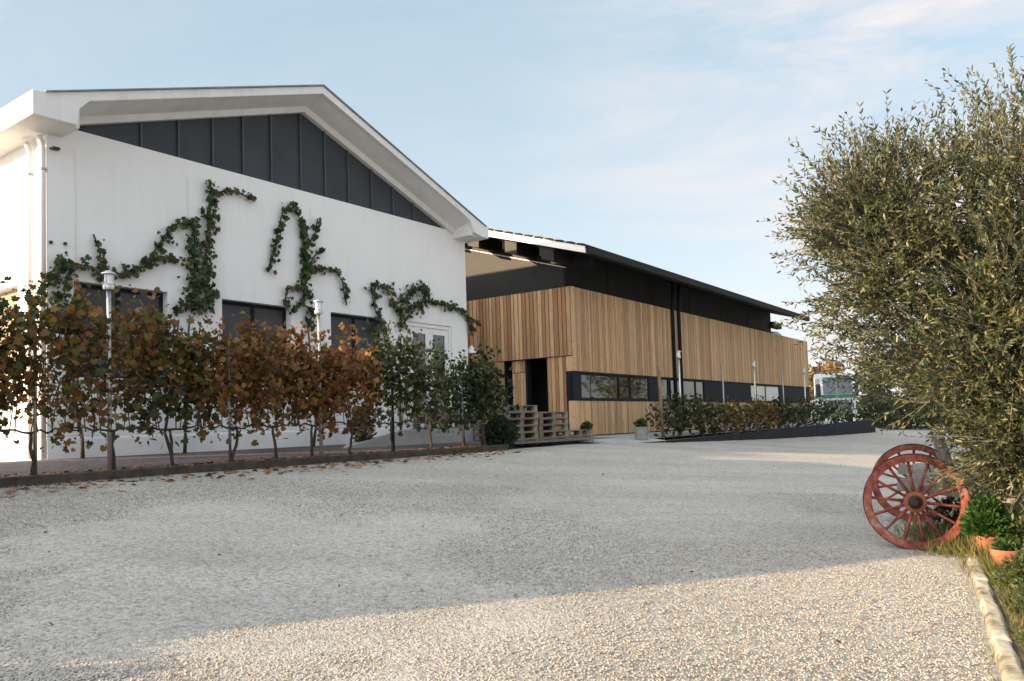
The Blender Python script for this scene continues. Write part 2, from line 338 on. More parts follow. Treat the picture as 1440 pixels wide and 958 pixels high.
def mat_gravel(name, stops, sc, patch=.35, bstr=.6, bd=.008):
    m, n, l, b = new_mat(name); v = coords(n, l)
    vo = n.new('ShaderNodeTexVoronoi'); vo.inputs['Scale'].default_value = sc; l.new(v, vo.inputs['Vector'])
    vo2 = n.new('ShaderNodeTexVoronoi'); vo2.inputs['Scale'].default_value = sc*2.3; l.new(v, vo2.inputs['Vector'])
    s = n.new('ShaderNodeSeparateColor'); l.new(vo.outputs['Color'], s.inputs[0])
    r = ramp(n, stops); l.new(s.outputs[0], r.inputs[0])
    s2 = n.new('ShaderNodeSeparateColor'); l.new(vo2.outputs['Color'], s2.inputs[0])
    r2 = ramp(n, stops); l.new(s2.outputs[1], r2.inputs[0])
    mxx = n.new('ShaderNodeMix'); mxx.data_type = 'RGBA'; mxx.inputs['Factor'].default_value = .4
    l.new(r.outputs[0], mxx.inputs['A']); l.new(r2.outputs[0], mxx.inputs['B'])
    tm = n.new('ShaderNodeMapping'); tm.inputs['Rotation'].default_value = (0, 0, rad(-28)); tm.inputs['Scale'].default_value = (.22, 1.1, 1); l.new(v, tm.inputs[0])
    pz1 = noise(n, l, v, .55, 6, .6); pz2 = noise(n, l, tm.outputs[0], 1.1, 4, .55)
    pa = n.new('ShaderNodeMath'); pa.operation = 'ADD'; l.new(pz1, pa.inputs[0]); l.new(pz2, pa.inputs[1])
    ph = n.new('ShaderNodeMath'); ph.operation = 'MULTIPLY'; ph.inputs[1].default_value = .5; l.new(pa.outputs[0], ph.inputs[0]); pz = ph.outputs[0]
    pr = ramp(n, [(.38, (1-patch,)*3), (.58, (1.06, 1.05, 1.04))]); l.new(pz, pr.inputs[0])
    x = n.new('ShaderNodeMix'); x.data_type = 'RGBA'; x.blend_type = 'MULTIPLY'; x.inputs['Factor'].default_value = 1
    l.new(mxx.outputs['Result'], x.inputs['A']); l.new(pr.outputs[0], x.inputs['B'])
    l.new(x.outputs['Result'], b.inputs['Base Color']); b.inputs['Roughness'].default_value = .95; b.inputs['Specular IOR Level'].default_value = .2
    ad = n.new('ShaderNodeMath'); ad.operation = 'ADD'; l.new(vo.outputs['Distance'], ad.inputs[0]); l.new(vo2.outputs['Distance'], ad.inputs[1])
    bp = bump(n, l, ad.outputs[0], b, bstr, bd); bp.invert = True
    return m
GR = [(0, (.18, .17, .15)), (.2, (.30, .29, .265)), (.55, (.41, .395, .365)), (.85, (.50, .485, .46)), (1, (.36, .29, .22))]
M['gravel'] = mat_gravel('pale_gravel', GR, 46, .15)
M['mulch'] = mat_gravel('dark_pebbles', [(0, (.055, .045, .045)), (.5, (.13, .11, .115)), (1, (.22, .18, .17))], 30, .4)
m, n, l, b = new_mat('gravel_stones'); a = n.new('ShaderNodeAttribute'); a.attribute_name = 'rnd'
r = ramp(n, [(0, (.14, .12, .105)), (.15, (.26, .235, .21)), (.45, (.37, .345, .305)), (.7, (.45, .415, .375)), (.85, (.37, .28, .215)), (1, (.52, .50, .475))]); l.new(a.outputs['Fac'], r.inputs[0]); l.new(r.outputs[0], b.inputs['Base Color']); b.inputs['Roughness'].default_value = .9; M['stones'] = m

AUT = [(0, (.020, .036, .012)), (.20, (.038, .056, .016)), (.34, (.085, .075, .020)), (.46, (.24, .145, .034)), (.56, (.10, .045, .018)), (.68, (.30, .125, .038)), (.78, (.11, .034, .018)), (.88, (.38, .24, .055)), (.95, (.30, .13, .05)), (1, (.075, .035, .018))]
GRN = [(0, (.014, .028, .010)), (.35, (.025, .045, .014)), (.62, (.038, .055, .017)), (.8, (.062, .062, .018)), (.93, (.085, .050, .02)), (1, (.12, .095, .025))]
CRP = [(0, (.016, .036, .012)), (.5, (.030, .060, .018)), (.8, (.055, .085, .022)), (.93, (.12, .10, .025)), (1, (.16, .06, .025))]
M['autumn'] = mat_leaf('autumn_vine_leaves', AUT, .38)
M['vgreen'] = mat_leaf('green_vine_leaves', GRN, .3)
M['creep'] = mat_leaf('creeper_leaves', CRP, .22)
M['olive'] = mat_leaf('olive_leaves', [(0, (.014, .025, .008)), (.5, (.038, .054, .016)), (.80, (.105, .108, .042)), (1, (.21, .19, .085))], .12, .38, back=(.15, .16, .09))
M['shrub'] = mat_leaf('shrub_leaves', [(0, (.022, .036, .026)), (1, (.05, .07, .05))], .2)
M['potgreen'] = mat_leaf('pot_shrub_leaves', [(0, (.03, .05, .015)), (1, (.11, .13, .04))], .25)
M['bright'] = mat_leaf('bright_herb_leaves', [(0, (.02, .065, .012)), (1, (.075, .16, .03))], .35)
M['grass'] = mat_leaf('grass_blades', [(0, (.06, .09, .02)), (.6, (.15, .16, .045)), (1, (.34, .27, .12))], .35)
M['petal'] = mat_leaf('red_petals', [(0, (.55, .02, .015)), (1, (.75, .06, .03))], .3)
M['fartree'] = mat_leaf('far_autumn_leaves', [(0, (.10, .10, .04)), (.5, (.20, .13, .05)), (1, (.30, .14, .06))], .3)
M['fargreen'] = mat_leaf('far_green_leaves', [(0, (.05, .07, .03)), (1, (.13, .15, .06))], .3)
M['deadleaf'] = mat_leaf('fallen_leaves', [(0, (.10, .05, .025)), (.5, (.25, .11, .04)), (1, (.42, .22, .08))], .1)

# ------------------------------------------------------------------ ground
def axis(lo, hi, fine_lo, fine_hi, step):
    a = list(np.arange(fine_lo, fine_hi+1e-6, step)); s = step; x = fine_hi
    while x < hi: s *= 1.25; x += s; a.append(min(x, hi))
    s = step; x = fine_lo; pre = []
    while x > lo: s *= 1.25; x -= s; pre.append(max(x, lo))
    return np.array(pre[::-1]+a)
gx, gy = axis(-1800, 1800, -14, 26, .5), axis(-1500, 2500, -4, 44, .5)
V = np.array([(x, y, gz(x, y)+.006*math.sin(3.1*x+y)*math.cos(2.3*y)+.012*math.sin(.9*x)*math.cos(.7*y+x*.3)*(1 if (Vector((x, y, 0))-A0).dot(AV) < -3.5 else 0)) for y in gy for x in gx])
nx = len(gx); ii, jj = np.meshgrid(np.arange(nx-1), np.arange(len(gy)-1)); q = (jj*nx+ii).ravel()
F = np.stack([q, q+1, q+1+nx, q+nx], 1)
np_mesh('gravel_yard', V, F, rng.random(len(V)), M['gravel'], smooth=True, kind='structure')

# loose stones lying on the gravel near the viewer
def stones(nn):
    g = np.random.default_rng(3)
    ico = bmesh.new(); bmesh.ops.create_icosphere(ico, subdivisions=1, radius=1); T = np.array([v.co[:] for v in ico.verts]); ico.verts.index_update()
    Fc = np.array([[v.index for v in f.verts] for f in ico.faces]); ico.free()
    out = []
    while len(out) < nn:
        d = 2.4+7.6*g.random()**1.25; x = d*(g.random()*1.5-.75)
        if d > 9.5: continue
        if x > 1.95+(d-3.21)*.51-.08 and d > 2.3: continue
        out.append((x, d, gz(x, d)))
    out = np.array(out); n0 = len(out)
    s = .0026+.0036*g.random(n0)**1.8
    jit = 1+.18*g.normal(size=(n0, len(T), 1)); sc = np.stack([1+.5*g.random(n0), np.ones(n0), .55+.3*g.random(n0)], 1)
    th = g.random(n0)*2*np.pi; c, sn = np.cos(th), np.sin(th)
    L = T[None]*jit*sc[:, None, :]*s[:, None, None]
    X = L[..., 0]*c[:, None]-L[..., 1]*sn[:, None]; Y = L[..., 0]*sn[:, None]+L[..., 1]*c[:, None]
    VV = np.stack([X, Y, L[..., 2]], -1)+out[:, None, :]+np.array([0, 0, .003])
    FF = Fc[None]+(np.arange(n0)*len(T))[:, None, None]
    np_mesh('loose_gravel', VV.reshape(-1, 3), FF.reshape(-1, 3), np.repeat(g.random(n0), len(T)), M['stones'], label='loose pale stones scattered over the near yard', cat='gravel', kind='stuff')
stones(125000)

# bed of dark pebbles between kerb and white building
mb = MB(); N = 40
for (v0, z0, v1, z1) in ((-3.2, -.39, -.02, -.30),):
    for i in range(N):
        u0, u1 = -9+i*20/N, -9+(i+1)*20/N
        mb.add([(u0, v0, z0), (u1, v0, z0), (u1, v1, z1), (u0, v1, z1)], [(0, 1, 2, 3)])
mb.build('pebble_bed', M['mulch'], loc=A0, rz=RA, kind='structure')
mb = MB().box((-9, -3.32, -.75), (6.6, -3.2, -.375)); mb.build('bed_kerb', M['kerb'], loc=A0, rz=RA, bevel=.015, kind='structure')

# concrete pads
mb = MB(); mb.box((-5.0, -.95, -1.0), (-.15, 1.2, -.475)); mb.build('pallet_pad', M['conc'], loc=W0, rz=RW, bevel=.01, kind='structure')
mb = MB()
mb.add([(-.6, .6, -.50), (-.9, -1.1, -.56), (1.25, -1.9, -.535), (1.3, -1.5, -.47), (26, -1.5, -.43), (26, .2, -.345), (0, .2, -.36)], [(0, 1, 2, 3, 6), (3, 4, 5, 6)])
mb.build('paved_apron', M['conc'], loc=W0, rz=RW, kind='structure')
# ramp to the glazed door
mb = MB(); v0 = -1.45
mb.add([(4.1, v0, -.36), (5.7, v0, -.05), (9.3, v0, -.05), (9.3, 0, -.05), (7.2, 0, -.05), (5.4, 0, -.33),
        (4.1, v0, -.8), (9.3, v0, -.8), (9.3, 0, -.8), (5.4, 0, -.8)],
       [(0, 1, 4, 5), (1, 2, 3, 4), (0, 6, 7, 2, 1), (2, 7, 8, 3), (0, 5, 9, 6)])
mb.build('ramp', M['conc'], loc=A0, rz=RA, kind='structure')

# ------------------------------------------------------------------ white building
B = empty('white_building', A0, RA, label='white rendered hall with dark slate gable panel and heavy white eaves', cat='building')
BW, BD = 9.5, 14.0
RU = 4.66                                              # ridge position
# front wall with three window holes and a door hole
wins = [(.36, 1.84), (2.84, 4.30), (5.27, 6.73)]; WZ0, WZ1 = .89, 2.32
mb = MB(); T = .3
def wallpanel(u0, u1, z0, z1): mb.box((u0, 0, z0), (u1, T, z1), .5)
wallpanel(0, BW, 2.33, 4.62)
us = [0]+[x for w in wins for x in w]
wallpanel(0, 7.45, -1.0, .89)
for a_, b_ in ((0, .36), (1.84, 2.84), (4.30, 5.27), (6.73, 7.45)): wallpanel(a_, b_, .89, 2.33)
wallpanel(8.93, BW, -1.0, 2.33); wallpanel(7.45, 8.93, -1.0, -.06)
front = mb.build('wall', M['render'], B, label='white gable wall')
mb = MB()
mb.box((0, T, 2.35), (T, BD, 4.5)); mb.box((0, T, -1), (T, 1.0, 2.35)); mb.box((0, 3.2, -1), (T, BD, 2.35)); mb.box((0, 1.0, -1), (T, 3.2, .9))
mb.box((BW-T, T, -1), (BW, BD, 4.5)); mb.box((T, BD-T, -1), (BW-T, BD, 4.5))
mb.build('wall', M['render'], B, label='white side wall')
# faint vertical joints and painted pipe chases on the gable wall
mb = MB()
for px_, y0, y1 in ((105, 210, 395), (263, 250, 330), (292, 255, 300), (436, 292, 330)):
    u0, za = onA(px_, y0); _, zb = onA(px_, y1); MB().box((u0-.012, -.008, zb), (u0+.012, .01, za)).build('wall_joint', M['render2'], B)
for zz in (.10, .33, .56, .79): MB().box((0.02, -.004, zz), (7.4, .004, zz+.012)).build('wall_joint', M['jointgrey'], B)
mb = MB()
for px_, py_ in ((73, 209), (78, 210)): u0, z0 = onA(px_, py_); MB().box((u0-.03, -.09, z0-.02), (u0+.03, 0, z0+.01)).build('wall_anchor', M['blackplastic'], B)
for px_, py_ in ((71, 341), (91, 343)): u0, z0 = onA(px_, py_); MB().box((u0-.02, -.03, z0-.02), (u0+.02, 0, z0+.02)).build('wall_anchor', M['blackplastic'], B)
# plinth
MB().box((-.025, -.03, -1), (7.4, 0, -.02)).build('plinth', M['render'], B)
# slate gable panel with ribs
ap = 6.19
mb = MB().prism([(.25, 4.62), (9.15, 4.62), (RU, ap+.05)], .05, .15); gp = mb.build('gable_panel', M['darkpanel'], B)
for uu in (1.43, 2.08, 2.72, 3.33, 3.94, 4.62, 5.22, 5.83, 6.48, 7.11, 7.75):
    zt = 4.60+(ap-4.62)*(1-abs(uu-RU)/4.45)
    MB().box((uu-.016, .015, 4.625), (uu+.016, .05, zt)).build('rib', M['darkrib'], gp)
# rake boards: front fascia with filleted corners, slanted soffit, beam against the wall
zr, rs = 6.52, .385
def top(u): return zr-(.347 if u < RU else .370)*abs(u-RU)
UL, UR = -.46, 9.66
VF = -.62
fas = .15
def arc(cx, cz, r_, a0, a1, k=7): return [(cx+r_*math.cos(rad(a0+(a1-a0)*i/k)), cz+r_*math.sin(rad(a0+(a1-a0)*i/k))) for i in range(k+1)]
iu0, iu1 = .16, 9.12                                    # inner corners of the opening
def inner(u): return top(u)-fas
outer = [(UL, 4.40), (UL, top(UL)+.06), (-.2, top(-.2)), (RU, zr), (UR, top(UR)+.10), (UR, 4.36)]
c0 = [(iu0-.02, 4.40), (iu0-.01, 4.50), (iu0+.01, inner(iu0)-.11), (iu0+.06, inner(iu0)-.04), (iu0+.15, inner(iu0+.15))]
c1 = [(iu1-.30, inner(iu1-.30)), (iu1-.13, inner(iu1-.13)-.03), (iu1-.04, inner(iu1)-.12), (iu1, 4.50), (iu1+.02, 4.44)]
# fascia face built from quads between outer and inner curves
def strip(mb_, O, I, y0, y1):
    n = len(O); vs = []
    for (a_, b_) in zip(O, I): vs += [(a_[0], y0, a_[1]), (b_[0], y0, b_[1]), (a_[0], y1, a_[1]), (b_[0], y1, b_[1])]
    fs = []
    for i in range(n-1):
        a_, b_ = 4*i, 4*(i+1); fs += [(a_, b_, b_+1, a_+1), (a_+2, a_+3, b_+3, b_+2), (a_, a_+2, b_+2, b_), (a_+1, b_+1, b_+3, a_+3)]
    fs += [(0, 1, 3, 2), (4*(n-1), 4*(n-1)+2, 4*(n-1)+3, 4*(n-1)+1)]
    mb_.add(vs, fs)
O_ = [(UL, top(UL)+.05), (-.2, top(-.2)+.0), (.05, top(.05)), (.17, top(.17)), (.22, top(.22)), (.31, top(.31)), (RU, zr), (iu1-.30, top(iu1-.3)), (iu1-.13, top(iu1-.13)), (iu1-.04, top(iu1-.04)), (iu1, top(iu1)), (9.4, top(9.4)), (UR, top(UR)+.07)]
I_ = [(UL, 4.45), (-.2, 4.45), (iu0-.02, 4.46)]+[(iu0-.01, 4.55), (iu0+.01, inner(iu0)-.10), (iu0+.15, inner(iu0+.15)), (RU, zr-fas)]+c1[:4]+[(9.4, 4.44), (UR, 4.44)]
mb = MB(); strip(mb, O_, I_, VF, VF+.09); rk = mb.build('rake_fascia', M['render2'], B, bevel=.012)
# slanted soffits + beam face
mb = MB()
for (ua, ub) in ((iu0+.02, RU), (RU, iu1-.01)):
    za, zb = inner(ua), inner(ub)
    lo = .160
    mb.add([(ua, VF+.09, za+.02), (ub, VF+.09, zb+.02), (ub, -.22, zb-lo*.45), (ua, -.22, za-lo*.45), (ub, -.10, zb-lo*.62), (ua, -.10, za-lo*.62), (ub, -.06, zb-lo*1.28), (ua, -.06, za-lo*1.28), (ub, .3, zb-lo*1.28), (ua, .3, za-lo*1.28)],
           [(0, 1, 2, 3), (3, 2, 4, 5), (5, 4, 6, 7), (7, 6, 8, 9)])
mb.build('soffit', M['render2'], B, smooth=False)
# eave beams (hollow gutter boxes) running back along both sides
mb = MB().prism([(UL, 4.45), (UL, top(UL)+.05), (-.3, top(-.3)-.01), (iu0+.05, top(iu0+.05)-.012), (iu0+.05, 4.45)], VF+.09, BD).build('eave_beam', M['render2'], B, bevel=.01)
mb = MB().prism([(UR, 4.44), (UR, top(UR)+.07), (9.55, top(9.55)-.01), (iu1-.06, top(iu1-.06)-.012), (iu1-.06, 4.44)], VF+.09, BD).build('eave_beam', M['render2'], B, bevel=.01)
# roof sheets
mb = MB()
mb.prism([(-.3, top(-.3)+.0), (RU, zr+.002), (9.55, top(9.55)), (9.55, top(9.55)+.02), (RU, zr+.025), (-.3, top(-.3)+.02)], VF-.03, BD+.2)
mb.build('roof', M['roofgrey'], B)
# windows
for k, (u0, u1) in enumerate(wins):
    fr = MB(); w = .05
    for a_, b_ in (((u0, WZ0), (u0+w, WZ1)), ((u1-w, WZ0), (u1, WZ1)), ((u0+w, WZ1-w), (u1-w, WZ1)), ((u0+w, WZ0), (u1-w, WZ0+w)), (((u0+u1)/2-.03, WZ0+w), ((u0+u1)/2+.03, WZ1-w))):
        fr.box((a_[0], .14, a_[1]), (b_[0], .20, b_[1]))
    wo_ = fr.build('window', M['blackframe'], B)
    MB().box((u0+w, .165, WZ0+w), (u1-w, .175, WZ1-w)).build('pane', M['shutter'], wo_)
    MB().box((u0-.04, -.06, WZ0-.045), (u1+.04, .14, WZ0-.002)).build('sill', M['whitemetal'], wo_)
    MB().box((u0, .21, WZ0), (u1, .29, WZ1)).build('backing', M['darkfill'], wo_)
fr = MB().box((.14, 1.02, .9), (.18, 3.18, 2.35)); sw = fr.build('window', M['beige'], B, label='beige shuttered side window')
MB().box((-.05, .96, .85), (.13, 3.24, .9)).build('sill', M['whitemetal'], sw)
# glazed double door
D = MB(); u0, u1, z0, z1 = 7.46, 8.92, -.045, 2.32; um = 8.19
for a_, b_ in (((u0, z0), (u0+.07, z1)), ((u1-.07, z0), (u1, z1)), ((u0+.07, z1-.08), (u1-.07, z1))): D.box((a_[0], .02, a_[1]), (b_[0], .12, b_[1]))
dr = D.build('door', M['whitemetal'], B, label='white framed glazed double door')
for (a_, b_) in ((u0+.075, um-.004), (um+.004, u1-.075)):
    L = MB(); s = .12
    L.box((a_, .04, z0+.01), (a_+s, .10, z1-.085)); L.box((b_-s, .04, z0+.01), (b_, .10, z1-.085)); L.box((a_+s, .04, z1-.085-.14), (b_-s, .10, z1-.085)); L.box((a_+s, .04, z0+.01), (b_-s, .10, z0+.17))
    L.build('door_leaf', M['whitemetal'], dr, bevel=.004)
    MB().box((a_+s, .065, z0+.17), (b_-s, .075, z1-.225)).build('pane', M['glass'], dr)
MB().tube([(um-.06, .03, .95), (um-.06, -.02, .95), (um-.16, -.02, .95)], .01).build('handle', M['steel'], dr)
MB().box((u0, .13, z0), (u1, .2, z1)).build('backing', M['darkfill'], dr)
# downpipes at the sunlit corner
for (x_, y_, r_) in ((-.065, .42, .038), (-.055, .035, .042)):
    p = MB().tube([(x_, y_, -.3), (x_, y_, 4.25), (x_-.06, y_, 4.40)], r_, 14).build('downpipe', M['render2'], B, smooth=True)
    for zz in (.8, 2.3, 3.9): MB().lathe([(r_+.001, zz), (r_+.008, zz), (r_+.008, zz+.03), (r_+.001, zz+.03)], 14, Matrix.Translation((x_, y_, 0))).build('bracket', M['steel'], p)
MB().box((-.02, .10, -.4), (0, .34, 4.38)).build('corner_strip', M['render'], B)

# ------------------------------------------------------------------ timber clad hall
H = empty('timber_hall', W0, RW, label='long hall clad in vertical larch boards with black upper walls and overhanging roof', cat='building')
def boards(mb_, a0, a1, z0, z1, w, wv, plane, depth=.022, gap=.008, side=False, zj=0):
    a = a0
    while a < a1-.02:
        ww = min(w*(1-wv/2+wv*random.random()), a1-a); d0 = random.random()*.006
        zz0, zz1 = z0+random.random()*zj, z1-random.random()*zj
        c = gap/2; e = .006
        # chamfered section
        if side: pts = [(plane, a+c), (plane-depth-d0+e, a+c), (plane-depth-d0, a+c+e), (plane-depth-d0, a+ww-c-e), (plane-depth-d0+e, a+ww-c), (plane, a+ww-c)]
        else: pts = [(a+c, plane), (a+c, plane-depth-d0+e), (a+c+e, plane-depth-d0), (a+ww-c-e, plane-depth-d0), (a+ww-c, plane-depth-d0+e), (a+ww-c, plane)]
        k = len(pts); vs = [(x, y, zz0) for x, y in pts]+[(x, y, zz1) for x, y in pts]
        mb_.add(vs, [tuple(range(k)), tuple(range(2*k-1, k-1, -1))]+[(i, i+k, (i+1) % k+k, (i+1) % k) for i in range(k)])
        a += ww
L_ = 21.15; ZT = 3.42; BZ0, BZ1 = .545, 1.275
mb = MB(); boards(mb, .14, L_, BZ1+.01, ZT, .088, .25, 0, gap=.019, depth=.030); boards(mb, .14, L_, -.345, BZ0-.01, .088, .25, 0, gap=.019, depth=.030)
mb.add([(.0, 0, BZ1+.01), (.0, -.035, BZ1+.01), (.135, -.035, BZ1+.01), (.135, 0, BZ1+.01), (.0, 0, ZT+.005), (.0, -.035, ZT+.005), (.135, -.035, ZT+.005), (.135, 0, ZT+.005)], [(0,3,2,1),(4,5,6,7),(0,1,5,4),(1,2,6,5),(2,3,7,6),(3,0,4,7)], .75)
mb.box((.0, -.035, -.35), (.135, 0, BZ0-.01), .72)
mb.build('cladding', M['larch2'], H, label='larch battens of the long side')
# short side boards; local x is negative toward the viewer
mb = MB(); SV = 6.5
boards(mb, 0, SV, 1.68, ZT, .122, .40, 0, side=True, depth=.034, gap=.018)
for a_, b_ in ((.0, .14),): mb.box((-.03, a_-.03, -.40), (0, b_, BZ0-.01), .7)
boards(mb, .19, .76, -.42, 1.66, .10, .5, 0, side=True, depth=.022, gap=.012)
boards(mb, 2.12, SV, -.42, 1.66, .12, .5, 0, side=True, depth=.025, gap=.012)
mb.box((-.028, .0, BZ1+.01), (0, .18, 1.66), .6)
mb.build('cladding', M['larch'], H, label='larch boards of the gable side')
mb = MB(); boards(mb, 1.46, 1.90, -.42, 1.33, .085, .4, .05, side=True); boards(mb, 1.46, 1.90, 1.35, 1.655, .085, .4, .05, side=True)
mb.build('sliding_door', M['larch2'], H)
# trim line above the doors
MB().box((-.045, .06, 1.665), (-.0, 2.3, 1.678)).build('drip_edge', M['blackframe'], H)
# structural core behind the boards with door recess
mb = MB()
mb.box((.002, 2.12, -1), (.3, SV, 3.4)); mb.box((.002, .002, 1.68), (.3, 2.12, 3.4)); mb.box((.002, .20, -1), (.3, .76, 1.68))
mb.box((.10, 1.46, -1), (.3, 1.93, 1.68)); mb.box((.30, .002, 1.30), (L_, .3, 3.40)); mb.box((.30, .002, -1), (L_, .3, .54))
mb.box((.002, .002, -1), (.30, .20, .53)); mb.box((L_-.3, .3, -1), (L_, 9, 3.3))
mb.build('wall_core', M['black'], H)
mb = MB(); mb.box((1.2, .76, -.6), (1.25, 2.12, 1.9)); mb.box((.3, .5, 1.68), (1.2, 2.4, 1.75)); mb.box((.3, .70, -.6), (1.2, .76, 1.68)); mb.box((.3, 2.12, -.6), (1.2, 2.2, 1.68)); mb.build('doorway', M['darkfill'], H)
MB().box((.0, 1.40, -.42), (.08, 1.455, 1.66)).build('door_frame', M['blackframe'], H)
# ribbon window band
mb = MB()
mb.box((-.03, -.045, BZ1-.035), (L_, .0, BZ1+.008)); mb.box((-.03, -.045, BZ0-.008), (L_, .0, BZ0+.03))
for a_, b_ in ((-.03, .33), (4.27, 4.93), (8.47, 13.08), (16.61, L_)): mb.box((a_, -.02, BZ0+.03), (b_, .06, BZ1-.035))
mb.box((-.03, .0, BZ0-.008), (.0, .18, BZ1+.008))
band = mb.build('ribbon_band', M['blackframe'], H)
for (a_, b_, mull, kind_) in ((.33, 4.27, (2.39, 3.07), 0), (4.93, 8.47, (5.62, 7.74), 0), (13.08, 16.61, (13.73, 14.85), 1)):
    f_ = MB(); y0, y1 = -.012, .035; t_ = .04
    za, zb = BZ0+.03, BZ1-.035
    f_.box((a_, y0, za), (a_+t_, y1, zb)); f_.box((b_-t_, y0, za), (b_, y1, zb)); f_.box((a_+t_, y0, za), (b_-t_, y1, za+t_)); f_.box((a_+t_, y0, zb-t_), (b_-t_, y1, zb))
    for mm in mull: f_.box((mm-.035, y0, za+t_), (mm+.035, y1, zb-t_))
    wf = f_.build('window', M['blackframe'], H)
    MB().box((a_+t_, .012, za+t_), (b_-t_, .018, zb-t_)).build('pane', M['glass'] if not kind_ else M['blind'], wf)
    MB().box((a_, .25, BZ0), (b_, .29, BZ1)).build('backing', M['darkfill'], wf)
# upper black walls
def rt(v): return 4.16+.30*(v+1.04)                     # roof top height over v
mb = MB()
n_ = [(.20, 3.40), (SV, 3.40), (SV, rt(SV)-.58), (.20, rt(.2)-.58)]
mb.prismx(n_, .02, .12); mb.build('upper_wall', M['blacksheen'], H, label='black upper gable wall')
mb = MB(); mb.box((.30, .34, 3.38), (17.05, .44, rt(.34)-.14)); mb.box((16.95, .44, 3.38), (17.05, 5, 4.4)); mb.build('upper_wall', M['black'], H, label='black upper long wall')
for uu in (2.6, 5.4, 8.3, 11.2, 14.1): MB().box((uu-.01, .33, 3.4), (uu+.01, .342, rt(.34)-.25)).build('panel_joint', M['darkfill'], H)
mb = MB(); mb.box((.06, -.0+.22, 3.40), (.16, .32, 4.0)); mb.build('corner_post', M['blackframe'], H)
# flashing strip along the sloping top, band above, brackets
mb = MB(); sl = lambda v, d: (v, rt(v)-d)
mb.prismx([sl(.18, .60), sl(SV, .60), sl(SV, .575), sl(.18, .575)], -.006, .13); mb.build('flashing', M['cream'], H)
mb = MB(); mb.prismx([sl(.1, .57), sl(SV, .57), sl(SV, .40), sl(.1, .40)], .06, .2); mb.build('upper_band', M['blacksheen'], H)
for vv in (4.9, 3.6, 2.25, 1.05, -.05, ):
    mb = MB(); mb.prismx([sl(vv, .52), sl(vv+.36, .52), sl(vv+.36, .17), sl(vv, .17)], -.80, .25); mb.build('roof_bracket', M['blacksheen'], H)
mb = MB(); mb.prismx([sl(-.62, .46), sl(-.10, .46), sl(-.10, .19), sl(-.62, .19)], .05, .12); mb.build('roof_bracket', M['black'], H, label='bracket plate under the corner of the roof')
# roof deck, corrugated top, fascia
mb = MB(); mb.prismx([sl(-.98, .16), sl(SV+3, .16), sl(SV+3, .03), sl(-.98, .03)], -.86, 17.5); mb.build('roof', M['black'], H)
mb = MB()
v = -1.06
while v < SV+3:
    mb.prismx([sl(v, .03), sl(v+.30, .03), sl(v+.26, -.012), sl(v+.10, -.03), sl(v+.03, -.012)], -.93, 17.6); v += .30
mb.build('roof_sheet', M['black'], H)
mb = MB(); mb.prismx([sl(-1.0, .19), sl(SV+3, .19), sl(SV+3, -.0), sl(-1.0, -.0)], -.92, -.865); mb.build('roof_fascia', M['cream'], H)
mb = MB(); mb.box((-.86, -1.14, rt(-1.04)-.20), (17.6, -1.0, rt(-1.04)-.03)); mb.build('gutter', M['black'], H)
mb = MB().box((16.9, .20, 3.78), (18.1, .43, 4.02)); mb.build('purlin', M['black'], H)
# far end cover and small ducts on the parapet
mb = MB(); mb.tube([(17.6, .6, 3.3), (17.6, .6, 3.55), (18.6, .6, 3.62), (19.4, .6, 3.45)], .14, 12); mb.build('duct', M['steel'], H, smooth=True)
# two dark downpipes
for uu in (5.95, 6.42):
    MB().tube([(uu, -.14, rt(-.14)-.17), (uu, -.12, 3.62), (uu, -.10, 3.35), (uu, -.10, -.42)], .055, 12).build('downpipe', M['blackframe'], H, smooth=True)

# ------------------------------------------------------------------ black retaining wall
mb = MB()
tp = lambda u: -.535+.0095*(u-2)
for i in range(24):
    u0, u1 = 1.25+i, 1.25+i+.994
    mb.prism([(u0, -2.2), (u1, -2.2), (u1, tp(u1)), (u0, tp(u0))], -1.98, -1.88)
mb.build('retaining_wall', M['retain'], loc=W0, rz=RW, label='low anthracite retaining wall rising along the gravel yard', cat='wall')
mb = MB().add([(1.3, -1.88, -.555), (25, -1.88, -.42), (25, -1.0, -.40), (1.3, -1.0, -.53)], [(0, 1, 2, 3)]); mb.build('planting_strip', M['soil'], loc=W0, rz=RW, kind='structure')

# ------------------------------------------------------------------ lamps and posts
def make_lamp(loc, label, rz=0):
    t = empty('garden_lamp', loc, rz, label=label, cat='lamp post', group='steel lamp posts along the vine rows')
    MB().tube([(0, 0, 0), (0, 0, 2.08)], .026, 16).build('pole', M['lampsteel'], t, smooth=True)
    h = MB().lathe([(0, 2.08), (.058, 2.08), (.062, 2.10), (.062, 2.13), (.03, 2.135)], 20).build('lamp_base', M['lampsteel'], t)
    MB().lathe([(0, 2.135), (.045, 2.14), (.045, 2.25), (0, 2.25)], 20).build('lamp_glass', M['whitemetal'], t, smooth=False)
    for k in range(3):
        a_ = k*2.094+.4; MB().tube([(.052*math.cos(a_), .052*math.sin(a_), 2.13), (.052*math.cos(a_), .052*math.sin(a_), 2.26)], .006, 6).build('cage_rod', M['lampsteel'], t)
    MB().lathe([(0, 2.300), (.03, 2.297), (.078, 2.268), (.080, 2.258), (.05, 2.255), (0, 2.255)], 24).build('lamp_cap', M['lampsteel'], t)
    return t
l0 = make_lamp(FA(-.66, -3.05, -.39), 'steel lamp post at the left end of the vine row, nearest the sunlit corner')
copy_tree(l0, FA(2.40, -3.05, -.39), 0, 'brightly sunlit steel lamp post in the middle of the vine row')
for (u_, lb) in ((3.3, 'slim steel lamp post beside the twin black downpipes of the timber hall'), (9.45, 'slim steel lamp post in front of the blind-covered ribbon window'), (15.4, 'farthest slim steel lamp post, next to the white truck')):
    copy_tree(l0, FW(u_, -1.4, -.42), 0, lb)
